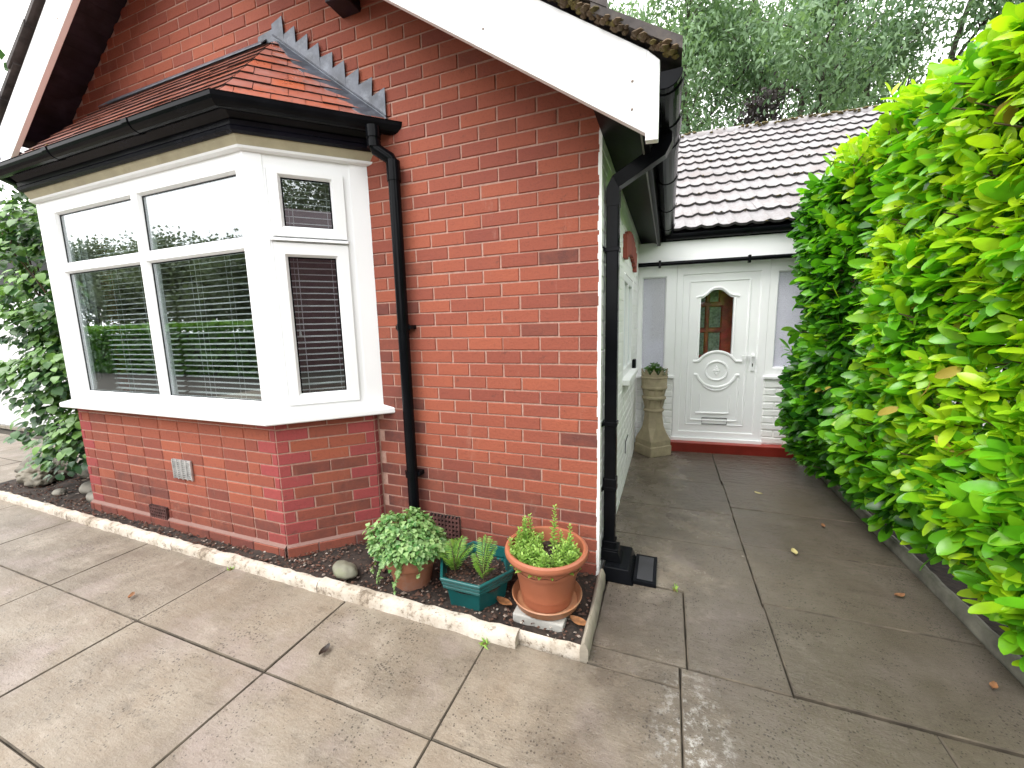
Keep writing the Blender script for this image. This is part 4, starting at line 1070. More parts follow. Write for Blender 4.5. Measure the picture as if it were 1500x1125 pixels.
# ------------------------------------------------------------------ POTS
# big terracotta pot on saucer on a slab
cx, cy = -.205, -.325
t = MB(); t.box((-.13, -.15, -.02), (.12, .06, .03)); o = t.build('stone_block', plain('pale_stone', (.42, .41, .38), .8, .12, 9, .4), None, bevel=.006, loc=(cx + .0, cy, .012)); tag(o, 'pale flat stone block under the terracotta saucer', 'stone')
t = MB(); t.lathe([(.001, .006), (.135, .006), (.158, .012), (.172, .046), (.176, .052), (.172, .056), (.165, .05), (.150, .02), (.001, .016)], 48)
o = t.build('saucer', M['saucer'], None, smooth=True, loc=(cx, cy, .038)); tag(o, 'round orange plastic saucer under the big terracotta pot', 'saucer')
tp = thing('terracotta_pot', 'big round terracotta coloured plastic pot on a saucer by the wall corner', 'plant pot', (cx, cy, .056))
t = MB(); prof = [(.001, .0), (.118, .0), (.124, .004), (.128, .03), (.131, .05), (.134, .053), (.134, .058), (.140, .1), (.158, .185), (.160, .196), (.166, .2), (.172, .222), (.174, .232), (.196, .240), (.205, .250), (.207, .262), (.203, .274), (.192, .280), (.182, .276), (.178, .262), (.172, .20), (.17, .19)]
t.lathe(prof, 64); t.build('pot_body', M['terra'], tp, smooth=True)
t = MB()
rr = t.lathe([(.001, .212), (.06, .214), (.12, .208), (.176, .210)], 24)
for i in range(len(t.v)): t.v[i] = (t.v[i][0], t.v[i][1], t.v[i][2] + random.uniform(-.008, .008))
t.build('compost', M['soil'], tp)
# herb plant inside it
hp = thing('herb_plant', 'pale green upright herb growing round the rim of the big terracotta pot', 'plant', (cx, cy, .268))
P, Dd, U, Ls, tn = [], [], [], [], []
st_ = MB(); stems = []
for k in range(120):
    a = random.uniform(2.3, 6.7); r = random.uniform(.07, .172); h = random.uniform(.03, .11)
    stems.append((a, r, h))
for a, r, h in ((2.75, .14, .17), (2.9, .12, .16), (2.6, .15, .15), (3.1, .15, .14), (3.0, .10, .12), (3.3, .14, .12), (3.9, .04, .13), (1.35, .07, .24), (.9, .10, .11), (.35, .12, .17), (.1, .13, .12), (.0, .09, .10), (-.3, .12, .1), (2.5, .13, .18)): stems.append((a, r, h))
for a, r, h in stems:
    b0 = Vector((r * math.cos(a), r * math.sin(a), .0)); tip = b0 + Vector((random.uniform(-.02, .02), random.uniform(-.02, .02), h))
    st_.tube([b0 - Vector((0, 0, .01)), b0.lerp(tip, .5) + Vector((random.uniform(-.005, .005), 0, 0)), tip], [.0022, .0018, .001], 5)
    n = int(h / .0055) + 5
    for q in range(n):
        tt = q / n; p = b0.lerp(tip, .1 + .9 * tt); ang = q * 2.4 + a
        P.append(p); Dd.append((math.cos(ang), math.sin(ang), .35 + .8 * tt)); U.append((0, 0, 1)); Ls.append(random.uniform(.02, .036) * (1.15 - .6 * tt)); tn.append(.4 + .6 * random.random())
st_.build('stem', M['stemg'], hp)
leaves('foliage', M['herb'], hp, P, Dd, U, Ls, np.array(Ls) * .26, np.array(tn), SIMPLE, .2)
# green hexagonal pot
hx, hy = -.583, -.352
gp_ = thing('hexagonal_pot', 'dark green six-sided plastic pot with ribbed rim between two terracotta pots', 'plant pot', (hx, hy, .014))
t = MB(); t.lathe([(.001, 0), (.155, 0), (.160, .004), (.178, .105), (.180, .112), (.196, .112), (.200, .116), (.202, .126), (.198, .130), (.205, .134), (.208, .146), (.204, .152), (.212, .156), (.216, .168), (.212, .174), (.200, .174), (.188, .12)], 6); t.build('pot_body', M['green_pl'], gp_, bevel=.002)
t = MB(); rr = t.lathe([(.001, .108), (.03, .106), (.06, .11), (.09, .105), (.12, .11), (.15, .106), (.178, .104)], 26)
for i in range(len(t.v)): t.v[i] = (t.v[i][0] * .96, t.v[i][1] * .96, t.v[i][2] + random.uniform(-.008, .01))
t.build('compost', M['soil'], gp_)
def litter(par, n, r, z):
    m = MB()
    for k in range(n):
        a, q = random.uniform(0, 6.28), r * math.sqrt(random.random()); sz = random.uniform(.004, .011); c = Vector((q * math.cos(a), q * math.sin(a), z + random.uniform(0, .008)))
        A = Matrix.Rotation(random.uniform(0, 6), 3, 'Z') @ Matrix.Rotation(random.uniform(-.6, .6), 3, 'X')
        m.poly([A @ Vector((x * sz, y * sz * .6, 0)) + c for x, y in ((-1, -.6), (.3, -1), (1, .2), (.1, 1), (-.8, .7))], rnd=random.random(), dark=1 if random.random() < .12 else 0, cls=0)
    kind(m.build('leaf_litter', M['chips'], par), 'stuff')
litter(gp_, 260, .165, .112); litter(tp, 200, .16, .214)
def fern(loc, label, fr):
    f = thing('fern', label, 'fern', loc, 'small ferns in the green pot'); st = MB(); P, Dd, U, Ls, tn = [], [], [], [], []
    for ang, h, lean in fr:
        h *= 1.18
        dv = Vector((math.cos(ang), math.sin(ang), 0)); pts = []
        for k in range(9):
            s_ = k / 8; pts.append(dv * (lean * s_ ** 1.8) + Vector((0, 0, h * (s_ - .18 * s_ ** 3))))
        st.tube(pts, [.0028 - .002 * k / 8 for k in range(9)], 5)
        sd_ = Vector((-dv.y, dv.x, 0))
        for q in range(17):
            s_ = .22 + .78 * q / 17; i = min(int(s_ * 8), 7); p = pts[i].lerp(pts[i + 1], s_ * 8 - i); tang = (pts[i + 1] - pts[i]).normalized()
            ln = .036 * math.sin(math.pi * min(1, (s_ - .12) * 1.02)) ** .7 + .006
            for sg in (-1, 1):
                P.append(p); Dd.append(sd_ * sg + tang * .45); U.append(dv * -1 + Vector((0, 0, .7))); Ls.append(ln * random.uniform(.85, 1.1)); tn.append(random.uniform(.2, 1))
    st.build('stem', M['stem'], f); leaves('frond', M['fern'], f, P, Dd, U, Ls, np.array(Ls) * .075, np.array(tn), SIMPLE, .35)
fern((hx - .10, hy - .05, .118), 'bushier fern at the left of the green pot', [(2.2, .18, .06), (1.2, .20, .07), (3.2, .15, .09), (.2, .18, .10), (4.2, .14, .07), (.8, .16, .11), (2.7, .19, .04), (5.2, .14, .06), (1.7, .16, .10), (-.2, .20, .07)])
fern((hx + .07, hy - .06, .118), 'taller upright fern at the right of the green pot', [(1.3, .25, .04), (.4, .21, .07), (2.9, .16, .05), (-.6, .12, .07), (1.0, .22, .07), (2.0, .23, .05), (3.6, .13, .04), (.1, .24, .03)])
# ivy pot
ix, iy = -.965, -.385
ip_ = thing('ivy_pot', 'weathered clay pot overflowing with pale ivy, left of the green pot', 'plant pot', (ix, iy, .008))
t = MB(); t.lathe([(.001, 0), (.092, 0), (.097, .004), (.124, .138), (.142, .140), (.146, .146), (.149, .196), (.146, .202), (.136, .202), (.130, .19), (.126, .17)], 48); t.build('pot_body', M['terra_old'], ip_, smooth=True)
t = MB(); t.lathe([(.001, .185), (.132, .18)], 20); t.build('compost', M['soil'], ip_)
iv = thing('ivy', 'dense mound of pale variegated ivy trailing over the weathered clay pot', 'ivy', (ix, iy, .2))
P, Dd, U, Ls, tn = [], [], [], [], []
N = 2300
for k in range(N):
    v_ = Vector(rdir(1)[0]); v_.z = abs(v_.z) if random.random() < .85 else v_.z * .6
    rr_ = random.uniform(.55, 1.04) if random.random() < .3 else random.uniform(.88, 1.06)
    lump = 1 + .14 * math.sin(v_.x * 7 + 1) * math.cos(v_.y * 6 + v_.z * 5)
    p = Vector((v_.x * .215 - .025, v_.y * .17, v_.z * .175 + .025)) * rr_ * lump
    if p.y > .27 or p.z < -.015: continue
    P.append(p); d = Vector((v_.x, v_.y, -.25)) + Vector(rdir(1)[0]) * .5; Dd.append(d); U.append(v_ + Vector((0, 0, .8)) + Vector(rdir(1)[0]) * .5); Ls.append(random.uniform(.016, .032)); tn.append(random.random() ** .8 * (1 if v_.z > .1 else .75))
st = MB()
for a, ln, r0 in ((-2.5, .20, .15), (-2.3, .17, .16), (-1.5, .19, .152), (-1.35, .08, .15), (-.75, .10, .15), (-2.75, .16, .19)):
    pts = []
    for k in range(9):
        s_ = k / 8; rr_ = r0 + .03 * s_; pts.append(Vector((rr_ * math.cos(a) + .01 * math.sin(5 * s_), rr_ * math.sin(a) * .92, .03 - (ln) * s_ ** 1.1)))
    st.tube(pts, .0016, 5)
    for q in range(int(ln * 150)):
        s_ = random.random(); i = min(int(s_ * 8), 7); p = pts[i].lerp(pts[i + 1], s_ * 8 - i); P.append(p); Dd.append(Vector((math.cos(a), math.sin(a), -.2)) * .5 + Vector(rdir(1)[0]) * .8); U.append((math.cos(a), math.sin(a), .8)); Ls.append(random.uniform(.014, .026)); tn.append(random.uniform(.4, 1))
kind(st.build('stem', M['stem'], iv), 'stuff')
IVY = [(0, .1), (.12, .75), (.38, 1), (.6, .55), (.8, .4), (1, 0)]
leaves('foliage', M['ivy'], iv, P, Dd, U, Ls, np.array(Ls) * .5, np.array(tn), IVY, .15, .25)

# clay chimney pot used as planter
cpx, cpy = .200, 2.405
ch = thing('chimney_pot', 'tall buff clay chimney pot with a crown rim standing beside the porch door', 'chimney pot', (cpx, cpy, 0))
def sq8(r, cutk, z, rot=0):
    """square of half-side r with corners cut by cutk (0 square .. .586 regular octagon-ish)"""
    c = r * cutk; pts = [(r, -r + c), (r, r - c), (r - c, r), (-r + c, r), (-r, r - c), (-r, -r + c), (-r + c, -r), (r - c, -r)]
    a = R(42); return [(x * math.cos(a) - y * math.sin(a), x * math.sin(a) + y * math.cos(a), z) for x, y in pts]
t = MB(); levels = [sq8(.134, .02, .0), sq8(.136, .02, .015), sq8(.137, .02, .10), sq8(.128, .03, .112), sq8(.130, .03, .12), sq8(.130, .04, .165), sq8(.112, .25, .235), sq8(.102, .5, .30), sq8(.092, .586, .40), sq8(.088, .586, .475)]
idx_ = [t.vs(l) for l in levels]
for a, b in zip(idx_, idx_[1:]):
    for q in range(8): t.face([a + q, a + (q + 1) % 8, b + (q + 1) % 8, b + q])
t.face([idx_[0] + q for q in range(8)][::-1]); t.face([idx_[-1] + q for q in range(8)])
ped = t.build('pedestal', M['stoneware'], ch, bevel=.006)
t = MB(); t.lathe([(.085, .470), (.101, .472), (.106, .480), (.106, .492), (.100, .500), (.092, .502), (.088, .56), (.088, .595), (.10, .600), (.118, .604), (.123, .612), (.124, .625), (.120, .632), (.108, .640), (.106, .70), (.115, .712), (.128, .716), (.134, .724), (.135, .738), (.131, .745), (.130, .75), (.131, .83), (.137, .836), (.137, .846), (.132, .850), (.133, .872), (.118, .872), (.112, .80), (.001, .80)], 48); t.build('shaft', M['stoneware'], ch, smooth=True)
for k in range(8):     # brackets under the rings
    a = 2 * math.pi * (k + .25) / 8; Tm = Matrix.Rotation(a, 4, 'Z'); t = MB(Tm)
    t.prism([(.085, -.014, .56), (.090, -.014, .56), (.090, .014, .56), (.085, .014, .56)], [(.085, -.014, .745), (.128, -.014, .745), (.128, .014, .745), (.085, .014, .745)])
    t.prism([(.085, -.012, .50), (.088, -.012, .50), (.088, .012, .50), (.085, .012, .50)], [(.085, -.014, .60), (.113, -.014, .60), (.113, .014, .60), (.085, .014, .60)]); t.build('bracket', M['stoneware'], ch, bevel=.004)
t = MB(); nt_ = 10
for k in range(nt_):
    a0, a1, am = 2 * math.pi * k / nt_, 2 * math.pi * (k + 1) / nt_, 2 * math.pi * (k + .5) / nt_
    f = lambda a, r, z: (r * math.cos(a), r * math.sin(a), z)
    t.prism([f(a0, .132, .868), f(a1, .132, .868), f(am, .140, .935)], [f(a0, .118, .868), f(a1, .118, .868), f(am, .130, .932)])
t.build('crown_rim', M['stoneware'], ch, bevel=.003)
t = MB(); t.lathe([(.001, .86), (.117, .858)], 20); t.build('compost', M['soil'], ch)
bp = thing('bedding_plant', 'small green leafy plant in the top of the clay chimney pot', 'plant', (cpx, cpy, .86))
N = 170; v_ = rdir(N); v_[:, 2] = np.abs(v_[:, 2]); P = v_ * np.array([.10, .10, .10]) * rng.uniform(.5, 1.1, (N, 1))
leaves('foliage', M['bushy'], bp, P, v_ + rdir(N) * .5, v_ * .3 + np.array([0, 0, 1.]), rng.uniform(.03, .055, N), rng.uniform(.012, .02, N), rng.uniform(.3, 1, N), LAUREL, .3)
t = MB()
for k in range(8): a = k * .8; t.tube([(0, 0, -.005), (.05 * math.cos(a), .05 * math.sin(a), .06)], .002, 5)
t.build('stem', M['stemg'], bp)

# ------------------------------------------------------------------ ROCKS
def rock(loc, sx, sy, sz, mat, label, name='cobble', rough=.12, rz=0, group=None):
    t = MB(); bm = bmesh.new(); bmesh.ops.create_icosphere(bm, subdivisions=5, radius=1); s1, s2, s3 = [random.uniform(0, 9) for _ in range(3)]
    for v in bm.verts:
        p = v.co; n = 1 + rough * (math.sin(p.x * 2.3 + s1) * math.cos(p.y * 2.1 + s2) + .5 * math.sin(p.z * 4.1 + s3 + p.x * 3) + .3 * math.sin(p.y * 7 + s1) * math.sin(p.x * 6 + s3))
        if rough > .2:
            n += .30 * mnoise.noise(p * 1.7 + Vector((3, 1, 2))) + .16 * mnoise.noise(p * 4.2) + .07 * mnoise.noise(p * 9)
        v.co = Vector((p.x * sx, p.y * sy, p.z * sz)) * n
    me = bpy.data.meshes.new(name); bm.to_mesh(me); bm.free(); me.materials.append(mat); me.polygons.foreach_set('use_smooth', [True] * len(me.polygons))
    o = bpy.data.objects.new(name, me); COL.objects.link(o); o.location = loc; o.rotation_euler = (0, 0, rz); return tag(o, label, 'stone', group)
rock((-1.37, -.47, .045), .085, .055, .045, plain('mossy_cobble', (.19, .185, .135), .7, .2, 8, .4, 25, dirt=(.12, .16, .05), dsc=7), 'mossy grey cobble at the foot of the bay corner', rz=-.3)
rock((-5.45, -.22, .09), .33, .17, .13, M['rock2'], 'large craggy brown boulder at the far left of the bed', 'boulder', .22, -.2)
rock((-5.02, .02, .07), .17, .11, .085, M['rock'], 'pale rounded cobble behind the large boulder', rz=.5)
rock((-4.42, -.27, .075), .115, .08, .06, M['rock'], 'grey oval cobble stacked above another beside the bay', rz=-.2)
rock((-4.22, -.33, .04), .10, .07, .055, M['rock'], 'grey cobble half hidden against the bay brickwork', rz=.4)
rock((-4.75, -.37, .03), .06, .045, .03, M['rock'], 'small pale cobble lying in the gravel before the vine', rz=.1)
# garden light post among the climber
gp3 = thing('garden_light', 'small weathered wooden post with flat cap below the climbing plant', 'garden post', (-5.05, .06, .0))
t = MB(); t.tube([(0, 0, 0), (0, 0, .30)], .028, 10); t.build('post', plain('grey_wood', (.33, .29, .22), .85, .2, 14, .3), gp3, smooth=True)
t = MB(); t.box((-.07, -.06, .30), (.07, .06, .325)); t.build('cap', plain('grey_wood_cap', (.40, .37, .31), .8, .2, 14, .3), gp3, bevel=.005)

# ------------------------------------------------------------------ CLIMBER at left
vn = thing('climbing_plant', 'tall leafy climbing plant covering the wall left of the bay window', 'climbing plant', (-4.75, -.1, 0))
P, Dd, U, Ls, tn = [], [], [], [], []
st = MB()
for k in range(12):
    a = Vector((random.uniform(-.35, .25), random.uniform(0, .25), 0)); pts = [a]
    for q in range(9):
        pts.append(pts[-1] + Vector((random.uniform(-.14, .14) - .01 * q, random.uniform(-.07, .05), .27)))
    st.tube(pts, [.014 - .0011 * q for q in range(10)], 6)
vst = st
cl = []
for k in range(74):
    z = random.uniform(.28, 2.42); wdt = .28 + .32 * math.exp(-((z - 1.55) / .6) ** 2) + (.1 if z < .7 else 0)
    x = random.uniform(-1, 1); cl.append((x * wdt - .03 * (z - 1), random.uniform(-.32, .05) - .1 * math.exp(-((z - 1.5) / .5) ** 2), z, random.uniform(.10, .22)))
for (x, y, z, r) in cl:
    for q in range(int(26 + r * 170)):
        v_ = Vector(rdir(1)[0]); p = Vector((x, y, z)) + Vector((v_.x * r, v_.y * r * .8, v_.z * r * .7)); 
        if p.z < .12 or p.x > .62 or p.x < (-.26 if p.z < 1.15 else -.55 if p.z < 1.5 else -1.1): continue
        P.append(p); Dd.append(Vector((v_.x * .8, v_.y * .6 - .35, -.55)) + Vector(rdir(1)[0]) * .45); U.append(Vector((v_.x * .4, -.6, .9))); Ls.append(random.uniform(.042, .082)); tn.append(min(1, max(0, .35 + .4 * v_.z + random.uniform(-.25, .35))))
for k in range(60):     # loose trailing sprays in front of the white door
    p = Vector((random.uniform(-.7, -.25), random.uniform(-.25, .2), random.uniform(.8, 1.5))); P.append(p); Dd.append(Vector(rdir(1)[0]) + Vector((0, 0, -.6))); U.append((0, -.7, .7)); Ls.append(random.uniform(.05, .08)); tn.append(random.uniform(0, .5))
vst.build('stem', M['stem'], vn)
VINE = [(0, .25), (.1, .8), (.35, 1), (.65, .78), (.85, .35), (1, 0)]
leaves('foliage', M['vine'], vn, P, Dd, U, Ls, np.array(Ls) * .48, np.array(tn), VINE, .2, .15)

# ------------------------------------------------------------------ LAUREL HEDGE on the right
hg = thing('laurel_hedge', 'tall glossy laurel hedge with bright yellow green new leaves along the path', 'hedge', (1.9, .5, 0))
O = np.array([1.9, .5, 0.])
def hedge_r(y, z):
    """x of the path-side face at (y, z)"""
    base = 1.475 - .02 * np.sin(z * 2.2)
    f = base + .05 * np.sin(y * 2.7 + z * 1.7) + .035 * np.sin(y * 6.1 - z * 4.3 + 1)
    f = f - .10 * np.exp(-((y - 1.95) / .35) ** 2)                                           # far bulge
    f = f - .05 * np.exp(-((y - .35) / .45) ** 2 - ((z - 1.3) / .9) ** 2)
    f = f + .50 * np.exp(-((y - 1.25) / .20) ** 2 - ((z - 1.58) / .55) ** 2)                   # dark hollow
    f = f + .22 * np.clip(-.05 - y, 0, 1.2) + .40 * np.clip(.62 - z, 0, 1) ** 1.25 + .25 * np.clip(z - 2.25, 0, 1) ** 1.5
    return f
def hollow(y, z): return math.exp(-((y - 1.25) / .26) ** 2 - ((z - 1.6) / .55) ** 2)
def top_z(x, y): return 2.52 + .06 * np.sin(y * 3.1 + x * 2) + .05 * np.sin(y * 7 + x * 5) + .10 * np.exp(-((y - 1.0) / .5) ** 2)
SP, SN, STn = [], [], []
def shoot(p, n, new): SP.append(p); SN.append(n); STn.append(new)
for k in range(3000):        # path side face
    y = random.uniform(-1.45, 2.30); z = random.uniform(.2, 2.5); x = float(hedge_r(np.float64(y), np.float64(z))) + abs(random.gauss(0, .04))
    if random.random() < hollow(y, z) * 1.15: continue
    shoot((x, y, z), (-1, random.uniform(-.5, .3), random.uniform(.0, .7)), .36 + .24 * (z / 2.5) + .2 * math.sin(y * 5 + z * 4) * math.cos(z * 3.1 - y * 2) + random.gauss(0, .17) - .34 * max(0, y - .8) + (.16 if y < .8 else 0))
for k in range(1800):        # top
    y = random.uniform(-1.45, 2.32); x = random.uniform(1.55, 2.5); z = float(top_z(x, y)) - abs(random.gauss(0, .05))
    shoot((x, y, z), (random.uniform(-.6, .2), random.uniform(-.4, .4), 1), .78 + random.gauss(0, .16) - .12 * max(0, y - 1.2))
for k in range(520):         # far end and near end
    x = random.uniform(1.4, 2.4); z = random.uniform(.2, 2.5); e = random.random() < .6
    y = (2.30 if e else -1.45); shoot((x, y + random.gauss(0, .05), z), (random.uniform(-.6, .3), 1 if e else -1, .4), .3 + random.gauss(0, .15))
for k in range(700):         # long new shoots standing up on the top edge
    y = random.uniform(-1.4, 2.25); x = random.uniform(1.48, 1.95); z = float(top_z(x, y)) + random.uniform(-.22, .04); shoot((x, y, z), (random.uniform(-.7, .0), random.uniform(-.3, .3), 1.1), .85 + random.gauss(0, .12))
P, Dd, U, Ls, Wd, tn = [], [], [], [], [], []
st = MB()
for (p, n, new) in zip(SP, SN, STn):
    p = Vector(p) - Vector(O); n = (Vector(n).normalized() + Vector(rdir(1)[0]) * .45).normalized(); Lsh = random.uniform(.07, .15); nl_ = random.randint(5, 8); axis = (n + Vector(rdir(1)[0]) * .3).normalized()
    base = p - axis * Lsh; sd_ = axis.cross(Vector((0, 0, 1))); sd_ = sd_.normalized() if sd_.length > .1 else Vector((0, 1, 0)); up_ = sd_.cross(axis)
    ph = random.uniform(0, 6.28)
    st.tube([base, p], [.004, .002], 4, cap=False)
    for q in range(nl_):
        t_ = (q + .6) / nl_; an = ph + q * 2.4; rad = sd_ * math.cos(an) + up_ * math.sin(an)
        spread = 1.1 - .75 * t_
        d = axis * (.55 + .5 * t_) + rad * spread + Vector((0, 0, -.18 if new < .5 else .10)) + Vector(rdir(1)[0]) * .28
        ln = random.uniform(.065, .155) * (1.0 - .28 * t_ * (new > .55))
        P.append(base + axis * Lsh * t_); Dd.append(d); U.append(axis * .9 + Vector((0, 0, .55)) - rad * .2 + Vector(rdir(1)[0]) * .5); Ls.append(ln); Wd.append(ln * random.uniform(.175, .235)); tn.append(new + (t_ - .5) * .3 + random.gauss(0, .12))
# inner leaves, toned darkest in the hollow to paint its shade in
N = 5200
yy = rng.uniform(-1.4, 2.25, N); z_ = rng.uniform(.2, 2.42, N); xx = hedge_r(yy, z_) + .08 + np.abs(rng.normal(0, .13, N))
for i in range(N):
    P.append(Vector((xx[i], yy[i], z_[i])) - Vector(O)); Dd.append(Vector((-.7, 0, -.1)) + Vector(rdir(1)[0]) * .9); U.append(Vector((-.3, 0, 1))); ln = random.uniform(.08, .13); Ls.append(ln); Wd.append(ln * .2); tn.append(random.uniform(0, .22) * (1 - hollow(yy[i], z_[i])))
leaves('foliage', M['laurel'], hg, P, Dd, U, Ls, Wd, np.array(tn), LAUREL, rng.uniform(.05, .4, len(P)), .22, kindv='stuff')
ND = 36; yd = rng.uniform(-.4, 2.2, ND); zd = rng.uniform(.25, 2.4, ND); xd = hedge_r(yd, zd) + rng.uniform(-.03, .1, ND)
leaves('dead_leaves', M['deadleaf'], hg, np.stack([xd, yd, zd], 1) - O, rdir(ND) + np.array([-.4, 0, -.7]), rdir(ND) + np.array([-.5, 0, .6]), rng.uniform(.05, .10, ND), rng.uniform(.012, .022, ND), rng.random(ND), LAUREL, .35, .3, kindv='stuff')
for k in range(150):        # bare twigs poking out
    y = random.uniform(-.4, 2.2); z = random.uniform(.25, 2.45); x = float(hedge_r(np.float64(y), np.float64(z))); a = Vector((x + .25, y + random.uniform(-.05, .05), z - .12)) - Vector(O); st.tube([a, a + Vector((-.12, .01, .05)), a + Vector((-.25 - random.uniform(0, .05), random.uniform(-.04, .04), .11))], [.006, .0045, .003], 5, cap=False)
for k in range(40):
    y = -1.4 + k * .093; b0 = Vector((random.uniform(1.78, 2.3), y, 0)) - Vector(O); pts = [b0]
    for q in range(6): pts.append(pts[-1] + Vector((random.uniform(-.07, .04), random.uniform(-.06, .06), .36)))
    st.tube(pts, [.016 - .002 * q for q in range(7)], 6)
st.build('stem', M['stem'], hg)

# ------------------------------------------------------------------ TREES
def tree(loc, h, spread, mat, label, nm, nleaf, leafL, leafW, droop, tone=(.0, 1.), seed=0, lean=(0, 0), trunk_r=.22, nlimb=7, group=None, first=.22, clump=.5, cat='tree'):
    rs = random.Random(seed); t = thing(nm, label, cat, loc, group); st = MB(); tips = []
    top = Vector((lean[0] * h, lean[1] * h, h * .86)); trunk = []
    for k in range(9):
        s_ = k / 8; trunk.append(Vector((top.x * s_ + .25 * math.sin(k * 1.3 + seed) * s_, top.y * s_ + .2 * math.cos(k * 1.7 + seed) * s_, top.z * s_)))
    st.tube(trunk, [trunk_r * (1 - .85 * k / 8) for k in range(9)], 8)
    for i in range(nlimb):
        s_ = first + (.95 - first) * (i + rs.random() * .5) / nlimb; k = min(int(s_ * 8), 7); b0 = trunk[k].lerp(trunk[k + 1], s_ * 8 - k)
        a = i * 2.4 + rs.random(); ln = spread * (1.15 - .65 * s_) * rs.uniform(.8, 1.2); p = b0; pts = [p]; d = Vector((math.cos(a), math.sin(a), rs.uniform(.7, 1.3))).normalized()
        for q in range(6):
            d = (d + Vector((rs.uniform(-.2, .2), rs.uniform(-.2, .2), rs.uniform(-.12, .12)))).normalized(); p = p + d * ln / 6; pts.append(p)
            if q >= 1:
                for j in range(3):
                    a2 = rs.random() * 6.28; d2 = (d * .6 + Vector((math.cos(a2), math.sin(a2), rs.uniform(-.1, .7)))).normalized(); l2 = ln * rs.uniform(.22, .42); e = p + d2 * l2
                    m_ = p.lerp(e, .5) + Vector((0, 0, l2 * .08)); st.tube([p, m_, e], [trunk_r * .1, trunk_r * .07, trunk_r * .025], 4, cap=False); tips += [m_, e, e]
        r0 = trunk_r * (1 - .8 * s_) * .55; st.tube(pts, [r0 * (1 - .8 * q / 6) for q in range(7)], 6); tips.append(pts[-1])
    tips += [trunk[-1]] * 4
    st.build('trunk', M['bark'], t, smooth='all')
    T_ = np.array([tuple(v) for v in tips]); r2 = np.random.default_rng(seed + 5); wt = r2.random(len(T_)) ** 2.2; ii = r2.choice(len(T_), nleaf, p=wt / wt.sum())
    off = r2.normal(size=(nleaf, 3)); off /= np.linalg.norm(off, axis=1)[:, None]; off *= (r2.random((nleaf, 1)) ** .5) * clump * np.array([1, 1, .8]) * (spread / 3.2)
    P_ = T_[ii] + off; P_[:, 2] -= np.abs(r2.normal(0, .5 * droop, nleaf)); P_[:, 2] = np.maximum(P_[:, 2], .15)
    D_ = r2.normal(size=(nleaf, 3)); D_[:, 2] -= 1.6 * droop
    base_t = r2.random(len(T_)); tn_ = tone[0] + (tone[1] - tone[0]) * np.clip(base_t[ii] * .6 + r2.random(nleaf) * .4, 0, 1)
    leaves('crown', mat, t, P_, D_, r2.normal(size=(nleaf, 3)) + np.array([0, 0, .6]), r2.uniform(.7, 1.3, nleaf) * leafL, r2.uniform(.7, 1.2, nleaf) * leafW, tn_, DIAM, .2, .1, kindv='stuff')
    return t
tg = 'trees beyond the porch roof'
tree((1.2, 15.5, 0), 15, 5.2, M['willow'], 'tall airy willow with leaning limbs just right of the main gable', 'willow_tree', 27000, .21, .04, .5, (.1, 1), 3, (-.04, 0), .22, 9, tg, .2, .58)
tree((4.6, 17, 0), 16.5, 5.4, M['willow'], 'tall grey green willow behind the middle of the porch roof', 'willow_tree', 29000, .21, .04, .5, (0, .9), 11, (.02, 0), .26, 10, tg, .2, .58)
tree((9.0, 18.5, 0), 17, 5.8, M['willow'], 'dense willow at the right above the laurel hedge', 'willow_tree', 31000, .22, .042, .55, (.0, .9), 23, (.05, 0), .25, 11, tg, .18, .56)
tree((13.5, 17.5, 0), 16, 5.6, M['willow'], 'dark green willow at the far right behind the hedge top', 'willow_tree', 21000, .22, .042, .5, (.0, .75), 31, (.02, 0), .25, 10, tg, .2, .9)
tree((-1.6, 19, 0), 15, 4.8, M['willow'], 'pale willow partly hidden behind the main roof verge', 'willow_tree', 16000, .2, .04, .5, (.3, 1), 41, (0, 0), .2, 9, tg, .25, .85)
tree((3.1, 14.2, 0), 9.0, 2.6, M['copper'], 'small dark purple tree in front of the willows', 'copper_tree', 6000, .15, .05, .3, (0, 1), 51, (0, 0), .12, 8, None, .3, .6)
tree((.9, 12.6, 0), 5.9, 2.0, M['bushy'], 'low green shrub behind the left end of the porch roof', 'shrub', 5000, .12, .04, .2, (.2, 1), 61, (0, 0), .08, 7, None, .25, .5, 'shrub')
tree((5.3, 13.4, 0), 7.0, 2.4, M['bushy'], 'dark bushy shrub behind the porch ridge', 'shrub', 5000, .12, .04, .2, (0, .5), 71, (0, 0), .1, 7, None, .25, .5, 'shrub')

tree((-8.2, 2.6, 0), 5.2, 2.5, M['bushy'], 'dark evergreen shrub rising behind the garage roof', 'shrub', 9000, .13, .05, .2, (0, .25), 81, (0, 0), .1, 9, None, .15, .6, 'shrub')
tree((-11.5, 3.5, 0), 4.2, 2.4, M['bushy'], 'dark evergreen shrub at the far left behind the garage', 'shrub', 9000, .13, .05, .2, (0, .25), 82, (0, 0), .1, 9, None, .15, .6, 'shrub')
# ------------------------------------------------------------------ behind the camera (mirrored in the panes)
hb2 = thing('clipped_hedge', 'long clipped hedge across the drive, mirrored in the bay window', 'hedge', (-6, -7.6, 0))
N = 20000; X = rng.uniform(-26, 9.5, N); side = rng.random(N) < .6
Z = np.where(side, rng.uniform(0, 1.62, N), 1.62 + rng.normal(0, .05, N)); Y = np.where(side, .0 + rng.normal(0, .06, N), rng.uniform(-1.0, .05, N))
P = np.stack([X, Y, Z], 1); dd = rdir(N) + np.where(side, 0, 1)[:, None] * np.array([0, 0, 1.]) + np.where(side, 1, 0)[:, None] * np.array([0, 1., .1])
leaves('foliage', M['hedge2'], hb2, P, dd, rdir(N) + np.array([0, .5, .6]), rng.uniform(.10, .18, N), rng.uniform(.04, .07, N), np.where(side, rng.uniform(0, .4, N), rng.uniform(.5, 1, N)), SIMPLE, .2, kindv='stuff')
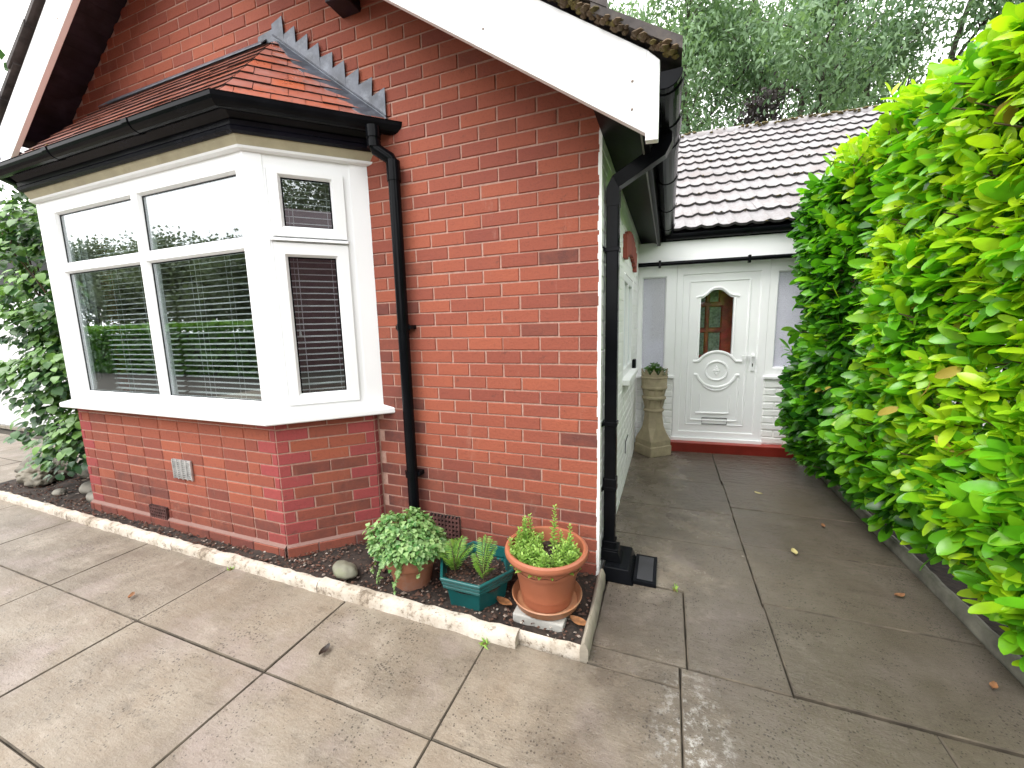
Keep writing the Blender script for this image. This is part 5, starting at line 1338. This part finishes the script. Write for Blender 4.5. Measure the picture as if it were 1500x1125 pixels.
m = MB(); m.box((-26, -.95, 0), (9.5, -.12, 1.45)); m.build('branches', plain('twiggy_core', (.02, .03, .01), .9, .3), hb2)
for i, (x, y, h, sp_) in enumerate(((-15, -11, 5.6, 2.6), (-20, -11.5, 6.2, 2.9), (-25, -12, 6.0, 2.9), (-30.5, -12, 6.8, 3.2), (-10, -12, 5.2, 2.6), (11, -19, 13.5, 5), (16, -16, 13.5, 5), (-37, -12, 7.5, 3.6), (-5, -13, 5.0, 2.4))):
    tree((x, y, 0), h * .86, sp_, M['far'], ['round bushy tree far across the road, nearest the hedge middle', 'bushy tree across the road behind the left of the hedge', 'low bushy tree straight across the road', 'tall bushy tree at the far left across the road', 'bushy tree beyond the drive entrance', 'tall tree behind the neighbouring brick house', 'tall tree at the right of the neighbouring house', 'tallest bushy tree farthest along the road', 'small bushy tree near the right end of the hedge'][i], 'broadleaf_tree', 14000, .15, .075, .2, (0, 1), 100 + i, (0, 0), .2, 8, 'trees across the road', .2, 1.2)
nb = thing('neighbouring_house', 'dark brick house across the drive, mirrored in the angled pane', 'house', (11, -10.5, 0), None, R(42))
m = MB(); m.box((-5, -3, 0), (5, 3, 4.4)); m.build('wall', plain('plum_brick', (.12, .055, .06), .85, .25, 14, .3), nb)
m = MB(); m.prism([(-5.4, -3.4, 4.4), (5.4, -3.4, 4.4), (5.4, 3.4, 4.4), (-5.4, 3.4, 4.4)], [(-5.2, -.1, 6.2), (5.2, -.1, 6.2), (5.2, .1, 6.2), (-5.2, .1, 6.2)]); m.build('roof', plain('plum_tile', (.11, .07, .08), .7, .2, 14), nb)

# ------------------------------------------------------------------ weeds in the joints
for (x, y, nb_, lb) in ((-.40, -.648, 16, 'tiny green weed growing in the slab joint below the wide white kerb'), (.40, .03, 9, 'tiny grass tuft in the joint in front of the black drain'), (-2.09, -.64, 8, 'small grass tuft where a slab joint meets the white kerb under the bay')):
    wd = thing('weed', lb, 'weed', (x, y, 0), 'weeds in the paving joints'); dd = rdir(nb_); dd[:, 2] = np.abs(dd[:, 2]) + .35
    leaves('blades', M['herb'], wd, rng.normal(0, .009, (nb_, 3)) * np.array([1, 1, 0]), dd, rdir(nb_) + np.array([0, 0, .5]), rng.uniform(.016, .038, nb_), rng.uniform(.002, .004, nb_), rng.uniform(.2, .9, nb_), SIMPLE, .4)
    m = MB(); m.lathe([(.012, -.004), (.009, .004), (.001, .007)], 7); m.build('moss_cushion', M['moss'], wd)
# ------------------------------------------------------------------ fallen leaves on the paving
lf = [(-2.35, -1.0, 'brown curled leaf on the slab under the bay'), (-1.05, -.93, 'dark wet leaf flat on the slab near the kerb'), (1.35, 1.05, 'orange leaf on the path by the hedge foot'), (1.08, .62, 'pale yellow leaf on the middle of the path'), (1.05, 1.52, 'small yellow leaf in the middle of the far path'), (1.46, .33, 'brown leaf on the dark path by the hedge'), (1.52, -.2, 'reddish leaf on the dark slab near the hedge'), (-.02, -.43, 'orange dead leaf in the gravel beside the saucer'), (-.40, -.42, 'brown dead leaf in the gravel between green pot and saucer'), (-6.2, .25, 'orange leaf on the concrete before the garage door')]
for i, (x, y, lb) in enumerate(lf):
    m = MB(); a = random.uniform(0, 6.28); L = random.uniform(.022, .035) * (2.2 if x < -6 else 1) * (1.6 if 'gravel' in lb else 1); w = L * .5
    rows_l = []
    for k in range(6):
        t_ = k / 5; ww = w * math.sin(math.pi * (.08 + .86 * t_)); zc = .004 + .010 * (t_ - .5) ** 2 * 2
        rows_l.append([(-L + 2 * L * t_, -ww, zc + .006), (-L + 2 * L * t_, 0, zc), (-L + 2 * L * t_, ww, zc + .007)])
    ids = [m.vs(r_) for r_ in rows_l]
    for p, q in zip(ids, ids[1:]):
        for j in range(2): m.face([p + j, p + j + 1, q + j + 1, q + j])
    col = M['dead'] if 'pale' not in lb and 'yellow' not in lb else plain('yellow_leaf', (.5, .42, .18), .6, .2)
    if 'dark' in lb and 'wet' in lb: col = plain('wet_dark_leaf', (.03, .02, .015), .4, .2)
    o = m.build('fallen_leaf', col, None, smooth='all', loc=(x, y, .006 if 'gravel' not in lb else .04)); o.rotation_euler = (0, 0, a); tag(o, lb, 'leaf', 'fallen leaves')
